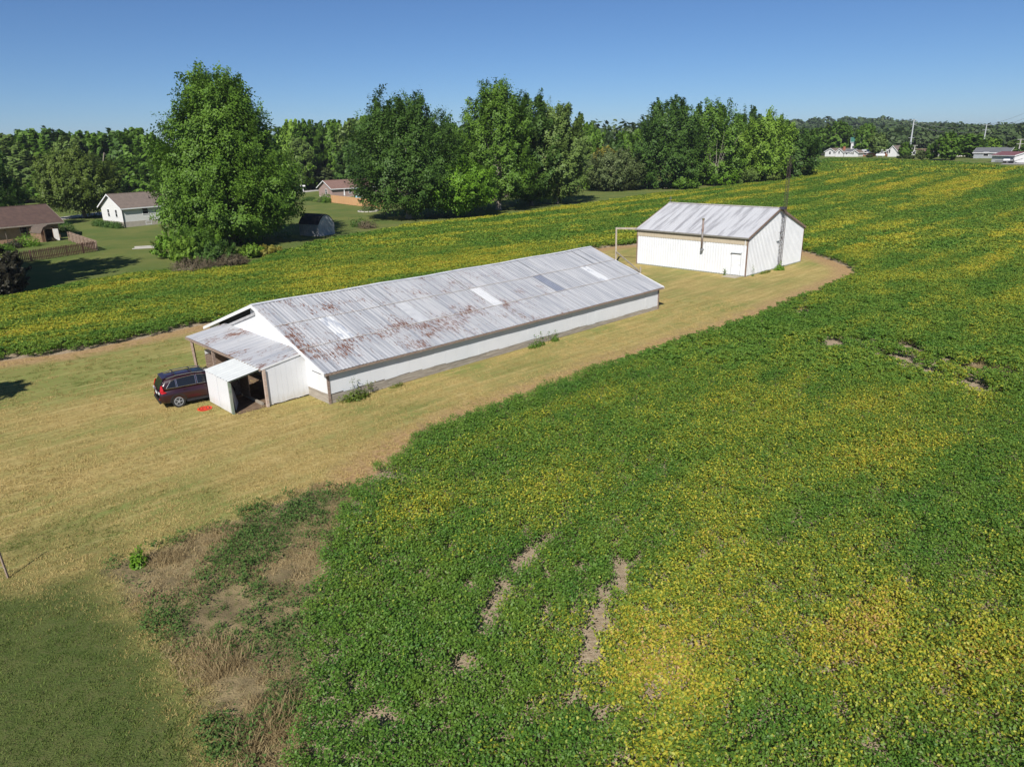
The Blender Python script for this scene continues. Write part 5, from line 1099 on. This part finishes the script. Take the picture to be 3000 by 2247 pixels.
for k, xx in enumerate((1045, 1100)):
    ch = empty('garden_chair', c2(xx, 500), hx+k*.6, ['pale blue garden chair left of the pergola', 'pale blue garden chair under the pergola'][k], 'chair'); MB().box(-.4, .4, -.35, .35, .4, .46).build('seat', BLUEP, ch); MB().prism([(-.4, .3, .46), (.4, .3, .46), (.35, .5, 1.15), (-.35, .5, 1.15)], (0, .05, 0)).build('backrest', BLUEP, ch)
    for x in (-.36, .36):
        for y in (-.3, .3): MB().box(x-.04, x+.04, y-.04, y+.04, 0, .4).build('leg', BLUEP, ch)
gsn = empty('garden_umbrella', c2(878, 470), 0, 'folded white garden umbrella against the mauve house', 'umbrella'); MB().tube([(0, 0, 0), (0, 0, 2.4)], .03, 6).build('pole', WHITE, gsn); MB().tube([(0, 0, .8), (0, 0, 1.4), (0, 0, 2.3)], [.20, .17, .04], 8).build('canopy', WHITE, gsn)
for k, (x, y, r_, h_, mk, lab) in enumerate([(640,527,1.7,2.9,'maple','leafy shrub at the end of the tan board fence'),(590,520,1.5,1.5,'grey','low shrub below the mauve house gable'),(520,512,1.6,1.1,'pale','low flower bush left of the mauve house'),(400,500,1.8,1.2,'deep','dark low bush beside the mauve house drive')]):
    p = c2(x, y); e_ = empty('yard_bush', (p[0], p[1], 0), k, lab, 'bush'); link('foliage', bush_mesh('foliage', 60+k, r_, r_, h_*.8, 1200, .26, LM[mk], up=.2), e_); MB().tube([(0, 0, -.1), (0, 0, h_*.5)], .06, 6).build('trunk', BARK, e_)
mbx = empty('mailbox', c2(318, 376), 0, 'white mailbox post beside the road', 'mailbox'); MB().box(-.12, .12, -.12, .12, 0, 1.5).build('post', WHITE, mbx); MB().box(-.75, .75, -.18, .18, 1.5, 1.9).build('box', WHITE, mbx)
# ring bed with shrub under the tall tree
p = c2(1195, 645); rb = empty('ring_bed', (p[0], p[1], 0), 0, 'small shrub in a ring of pale edging stones on the lawn', 'flower bed'); link('foliage', bush_mesh('foliage', 71, 1.5, 1.3, 1.5, 900, .26, LM['grey']), rb)
for k in range(16):
    a_ = k/16*6.28; MB().box(-.35, .35, -.12, .12, 0, .2).build('edging_stone', CONC, rb, (2.1*math.cos(a_), 2.1*math.sin(a_), 0), (0, 0, a_+1.57))
# red-brown bush on the shaded lawn, right of the gambrel shed
p = c2(1180, 872); e_ = empty('yard_bush', (p[0], p[1], 0), 0, 'rusty brown bush on the lawn right of the gambrel shed', 'bush'); link('foliage', bush_mesh('foliage', 72, 1.7, 1.3, 1.3, 1200, .2, LM['brown']), e_); MB().tube([(0, 0, -.1), (0, 0, .7)], .05, 6).build('trunk', BARK, e_)
p = c2(1070, 850); e_ = empty('yard_bush', (p[0], p[1], 0), 0, 'dark green weeds left of the rusty brown bush', 'bush'); link('foliage', bush_mesh('foliage', 73, 1.8, 1.2, 1.5, 1000, .2, LM['deep']), e_); MB().tube([(0, 0, -.1), (0, 0, .7)], .05, 6).build('trunk', BARK, e_)

# ================================================================== far right houses and poles
def fh(name, label, x0, y0, x1, y1, hwall, hroof, W, wall, roofm, wins=(), cat='house', turn=0., ov=.4, doors=()):
    A = c4(x0, y0); B = c4(x1, y1); L = float(np.hypot(*(B-A)[:2])); z = float(TH(A[0], A[1]))
    k = dist(A)*.339/F                                       # metres per crop pixel there
    return house(name, label, A, heading(A, B)+turn, L, W, hwall*k, hroof*k, wall, roofm, wins, None, ov, doors, cat=cat, z=z)
FWH = M('far_white_siding', (.60, .60, .60), (.55, .55, .55), 1, .7); ROOFM = M('maroon_roof', (.19, .085, .095), (.16, .07, .08), .5, .8); ROOFDG = M('dark_grey_roof', (.14, .145, .155), (.12, .125, .13), .5, .8); ROOFGN = M('green_metal_roof', (.045, .15, .12), (.04, .13, .10), .5, .5); REDB = M('red_brick', (.30, .12, .07), (.25, .10, .06), .8, .9); PINKS = M('pinkish_siding', (.70, .66, .62), (.65, .61, .57), .6, .8)
def gable_front(name, label, xl, xr, yb, hw, hr, depth, wall, roofm, wins=(), yb2=None):
    """house whose gable faces the camera: width from pixels xl..xr"""
    A = c4(xl, yb); B = c4(xr, yb2 or yb); W = float(np.hypot(*(B-A)[:2])); k = dist(A)*.339/F; hd_ = heading(A, B)
    h = house(name, label, A, hd_+math.pi/2, depth, W, hw*k, hr*k, wall, roofm, wins, None, .4, z=float(TH(A[0], A[1])))
    h.location = (B[0], B[1], float(TH(B[0], B[1]))); return h
gable_front('white_cottage', 'small white gabled cottage with grey brown roof beside the red pickup', 490, 578, 470, 36, 58, 9, FWH, ROOFG, [('l', 2.0, 1.0, .8, 1.1)])
gable_front('white_cottage', 'white gabled cottage with two small windows and brick chimney across the far field', 580, 648, 472, 34, 58, 9, FWH, ROOFG, [('l', 1.6, 1.3, .6, 1.0), ('l', 3.8, 1.3, .6, 1.0)])
fh('white_cottage', 'low white cottage wing with dark roof right of the brick chimney', 655, 472, 720, 472, 34, 52, 7, FWH, ROOFDG, [('f', .8, 1.0, .6, 1.1), ('f', 3.2, 1.0, .6, 1.1)])
gable_front('white_shed', 'white gabled shed at the end of the distant cottage row', 718, 776, 472, 30, 46, 5, FWH, ROOFG, [('l', 1.8, 1.0, .6, .9)])
p = c4(648, 471); cmn = empty('brick_chimney', (p[0], p[1], float(TH(p[0], p[1]))), 0, 'tall red brick chimney between the distant white cottages', 'chimney'); k_ = dist(p)*.339/F; MB().box(-.45, .45, -.4, .4, 0, 70*k_).build('stack', REDB, cmn); MB().box(-.55, .55, -.5, .5, 70*k_, 73*k_).build('cap', REDB, cmn)
fh('brick_building', 'long low red brick building with pale roof behind the distant sheds', 778, 468, 990, 468, 26, 44, 9, REDB, M('pale_roof', (.48, .48, .48), None, .5), [('f', 2.5, .6, 1.0, 1.6), ('f', 12, 1.0, 1.2, 1.0)])
fh('farmhouse', 'two storey white house with green metal roof behind the distant cottages', 706, 461, 800, 460, 98, 127, 5, FWH, ROOFGN, [('f', .6, .8, .5, 1.1), ('f', 1.9, .8, .5, 1.1), ('f', 3.2, .8, .5, 1.1), ('f', .6, 3.1, .5, 1.1), ('f', 1.9, 3.1, .5, 1.1), ('f', 3.2, 3.1, .5, 1.1)])
gable_front('white_house', 'bright white gabled house with brown roof and porch across the far field', 1032, 1108, 472, 44, 76, 15, FWH, ROOFG, [('l', 2.6, 1.5, .6, 1.2), ('l', 5.6, 1.5, .6, 1.2)])
fh('white_house_wing', 'white wing with porch posts and brown roof beside the bright white house', 1112, 470, 1245, 468, 36, 62, 8, FWH, ROOFG, [('f', 6, .8, 1.0, 1.4), ('f', 11.5, .8, .8, 1.4)])
fh('pink_house', 'pale pinkish house with maroon roof half hidden by distant trees', 1345, 466, 1620, 470, 34, 62, 9, PINKS, ROOFM, [('f', 12, 1.4, .7, 1.0), ('f', 14.5, 1.4, .7, 1.0), ('f', 4, 1.4, .8, 1.0)])
gr = fh('ranch_house', 'grey ranch house with dark grey roof behind the distant white garage', 1772, 486, 2075, 486, 38, 68, 10, GREYS, ROOFDG, [('f', 3, .8, 1.5, 1.3)], doors=[(7.6, 1.0, 2.0, WHITE)])
p = c4(1925, 486); k_ = dist(p)*.339/F
MB().box(13.5, 19, -3.0, -.1, 2.25, 2.38).box(13.6, 13.75, -2.9, -2.75, 0, 2.25).box(18.7, 18.85, -2.9, -2.75, 0, 2.25).build('porch', WHITE, gr)
gg = fh('white_garage', 'long white garage with maroon roof at the far edge of the soybeans', 1928, 518, 2122, 528, 46, 66, 7, FWH, ROOFM, [])
def pole(label, x, yb, yt, arms, rad, group=None, name='utility_pole', mat=None, armw=1.6, depth=None):
    p = c4(x, yb)
    if depth: p = p*(depth/dist(p))
    H = vspan(p, (300+yt*.339)/DS); e_ = empty(name, (p[0], p[1], float(TH(p[0], p[1]))), R(20), label, 'pole', group); m_ = mat or M('pole_wood', (.45, .43, .40), None, 1)
    MB().tube([(0, 0, -.5), (0, 0, H)], [rad*1.25, rad*.7], 10).build('shaft', m_, e_)
    for f_ in arms: MB().box(-armw, armw, -.08, .08, H*f_, H*f_+.16).build('crossarm', m_, e_)
    return e_
STEELP = M('pole_steel', (.42, .44, .46), (.38, .40, .42), .5, .5)
pole('tall grey steel power pole rising behind the bright white house', 1225, 404, 153, (.985, .86, .45), .36, depth=430, name='power_pole', mat=STEELP, armw=2.0)
pole('tall grey steel power pole rising behind the grey ranch house', 1850, 420, 195, (.98, .80, .44), .28, depth=420, name='power_pole', mat=STEELP, armw=2.2)
for x, yb, yt, arms, lab in [(808,425,298,(.97,),'wooden utility pole behind the green roofed house'),(1258,458,372,(.95,),'wooden utility pole beside the bright white house wing'),(2153,490,320,(.97,.75),'wooden utility pole beside the distant white garage'),(1412,430,360,(.9,),'far wooden utility pole above the pink house'),(1567,470,312,(.9,),'wooden utility pole in front of the tall tree by the pink house'),(1843,440,395,(.9,),'short utility pole behind the grey ranch house')]: pole(lab, x, yb, yt, arms, .22)
for k, (x, yt) in enumerate(((489, 172), (570, 140))):
    d = ray(2250+x*.339, 300+yt*.339); tt = 1250/d[1]; q = CPOS+d*tt; e_ = empty('radio_mast', (q[0], q[1], 20), 0, ['short radio mast on the wooded hill', 'tall thin radio mast behind the wooded hill'][k], 'mast'); MB().tube([(0, 0, 0), (0, 0, q[2]-20)], [.6, .35], 6).build('shaft', METAL, e_)
    MB().box(-1.2, 1.2, -.6, .6, q[2]-23, q[2]-20.5).build('head', METAL, e_) if k == 0 else None
# power lines between the two steel poles
P1 = c4(1225, 404); P1 = P1*(430/dist(P1)); k1 = vspan(P1, (300+153*.339)/DS); P2 = c4(1850, 420); P2 = P2*(420/dist(P2)); k2 = vspan(P2, (300+195*.339)/DS)
for j, f_ in enumerate((.985, .86)):
    a_ = np.array([P1[0], P1[1], TH(P1[0], P1[1])+k1*f_]); b_ = np.array([P2[0], P2[1], TH(P2[0], P2[1])+k2*(.98 if j == 0 else .8)])
    pts_ = [a_+(b_-a_)*t+np.array([0, 0, -6*t*(1-t)*1.6]) for t in np.linspace(0, 1.8, 19)]
    tag(MB().tube(pts_, .05, 4).build('power_line', METAL), ['upper power line strung between the two steel poles', 'lower power line strung between the two steel poles'][j], 'wire', 'power lines')
# far cars
def far_car(label, x, y, paint, rz, pick=False):
    p = c4(x, y); e_ = empty('parked_pickup' if pick else 'parked_car', (p[0], p[1], float(TH(p[0], p[1]))), rz, label, 'pickup' if pick else 'car')
    MB().prism([(-2.5, -.9, .45), (2.5, -.9, .40), (2.6, -.9, .85), (1.2, -.9, 1.05), (.6, -.9, 1.75), (-.9, -.9, 1.78), (-1.1 if pick else -2.1, -.9, 1.08), (-2.6, -.9, 1.05)], (0, 1.8, 0)).build('body', paint, e_)
    MB().prism([(1.05, -.915, 1.08), (.55, -.915, 1.66), (-.8, -.915, 1.66), (-.95, -.915, 1.08)], (0, 1.83, 0)).build('side_glass', GLASS, e_)
    for xx in (-1.6, 1.6):
        for s_ in (-1, 1): MB().tube([(xx, s_*.72, .38), (xx, s_*.93, .38)], .38, 14).build('wheel', RUBBER, e_)
far_car('bright red pickup parked left of the distant white cottages', 378, 460, M('red_paint', (.55, .03, .02), None, 2, .3), R(-25), True)
far_car('black pickup parked between the red pickup and the white cottages', 440, 464, BLACKP, R(-25), True)
far_car('dark car parked on the drive beside the distant white garage', 2205, 490, BLACKP, R(-60))
q = c4(968, 478); tk = empty('gas_tank', (q[0], q[1], float(TH(q[0], q[1]))), R(-30), 'white horizontal gas tank on the far lawn', 'tank'); MB().tube([(-1.7, 0, .9), (-1.4, 0, .9), (1.4, 0, .9), (1.7, 0, .9)], [.3, .55, .55, .3], 12).build('vessel', WHITE, tk, smooth=True)
for x in (-1, 1): MB().box(x-.1, x+.1, -.4, .4, 0, .5).build('leg', METAL, tk)
q = c4(2060, 528); tr_ = empty('utility_trailer', (q[0], q[1], float(TH(q[0], q[1]))), R(-40), 'low trailer with white bundle in front of the distant white garage', 'trailer'); MB().box(-3, 2, -.9, .9, .5, .7).build('deck', BLACKP, tr_); MB().tube([(-.9, 0, .95), (.8, 0, .95)], .35, 8).build('bundle', WHITE, tr_); MB().bar((2, 0, .6), (4, 0, 1.4), .12).bar((2, 0, .6), (1, 0, 1.9), .12).build('ramp_frame', BLACKP, tr_)
for s_ in (-1, 1): MB().tube([(-.5, s_*.92, .35), (-.5, s_*1.1, .35)], .35, 12).build('wheel', RUBBER, tr_)
road('driveway', [c4(2122, 540), c4(2175, 520), c4(2240, 505), c4(2330, 495)], 7, ASPH, .05)
# brown stubble strip behind the pink house
A_ = [c4(1130, 395), c4(1640, 400)]
tag(MB().add([(*c4(1180, 412)[:2], float(TH(*c4(1180, 412)[:2]))+.4), (*c4(1640, 425)[:2], float(TH(*c4(1640, 425)[:2]))+.4), (*c4(1640, 392)[:2], 5.6), (*c4(1180, 384)[:2], 5.6)], [(0, 1, 2, 3)]).build('stubble_ground', M('stubble', (.36, .24, .15), (.30, .20, .13), .05, .95)), kind='structure')

# ------------------------------------------------------------------ air
hm_ = bpy.data.materials.new('haze'); hm_.use_nodes = True; ht = hm_.node_tree; ht.nodes.remove(ht.nodes['Principled BSDF'])
pv = ht.nodes.new('ShaderNodeVolumePrincipled'); pv.inputs['Color'].default_value = (.80, .88, 1, 1); pv.inputs['Density'].default_value = .00013; pv.inputs['Anisotropy'].default_value = .2
ht.links.new(pv.outputs[0], ht.nodes['Material Output'].inputs['Volume'])
tag(MB().box(-3200, 3200, -450, 6200, -2.5, 75).build('haze', hm_), kind='stuff')
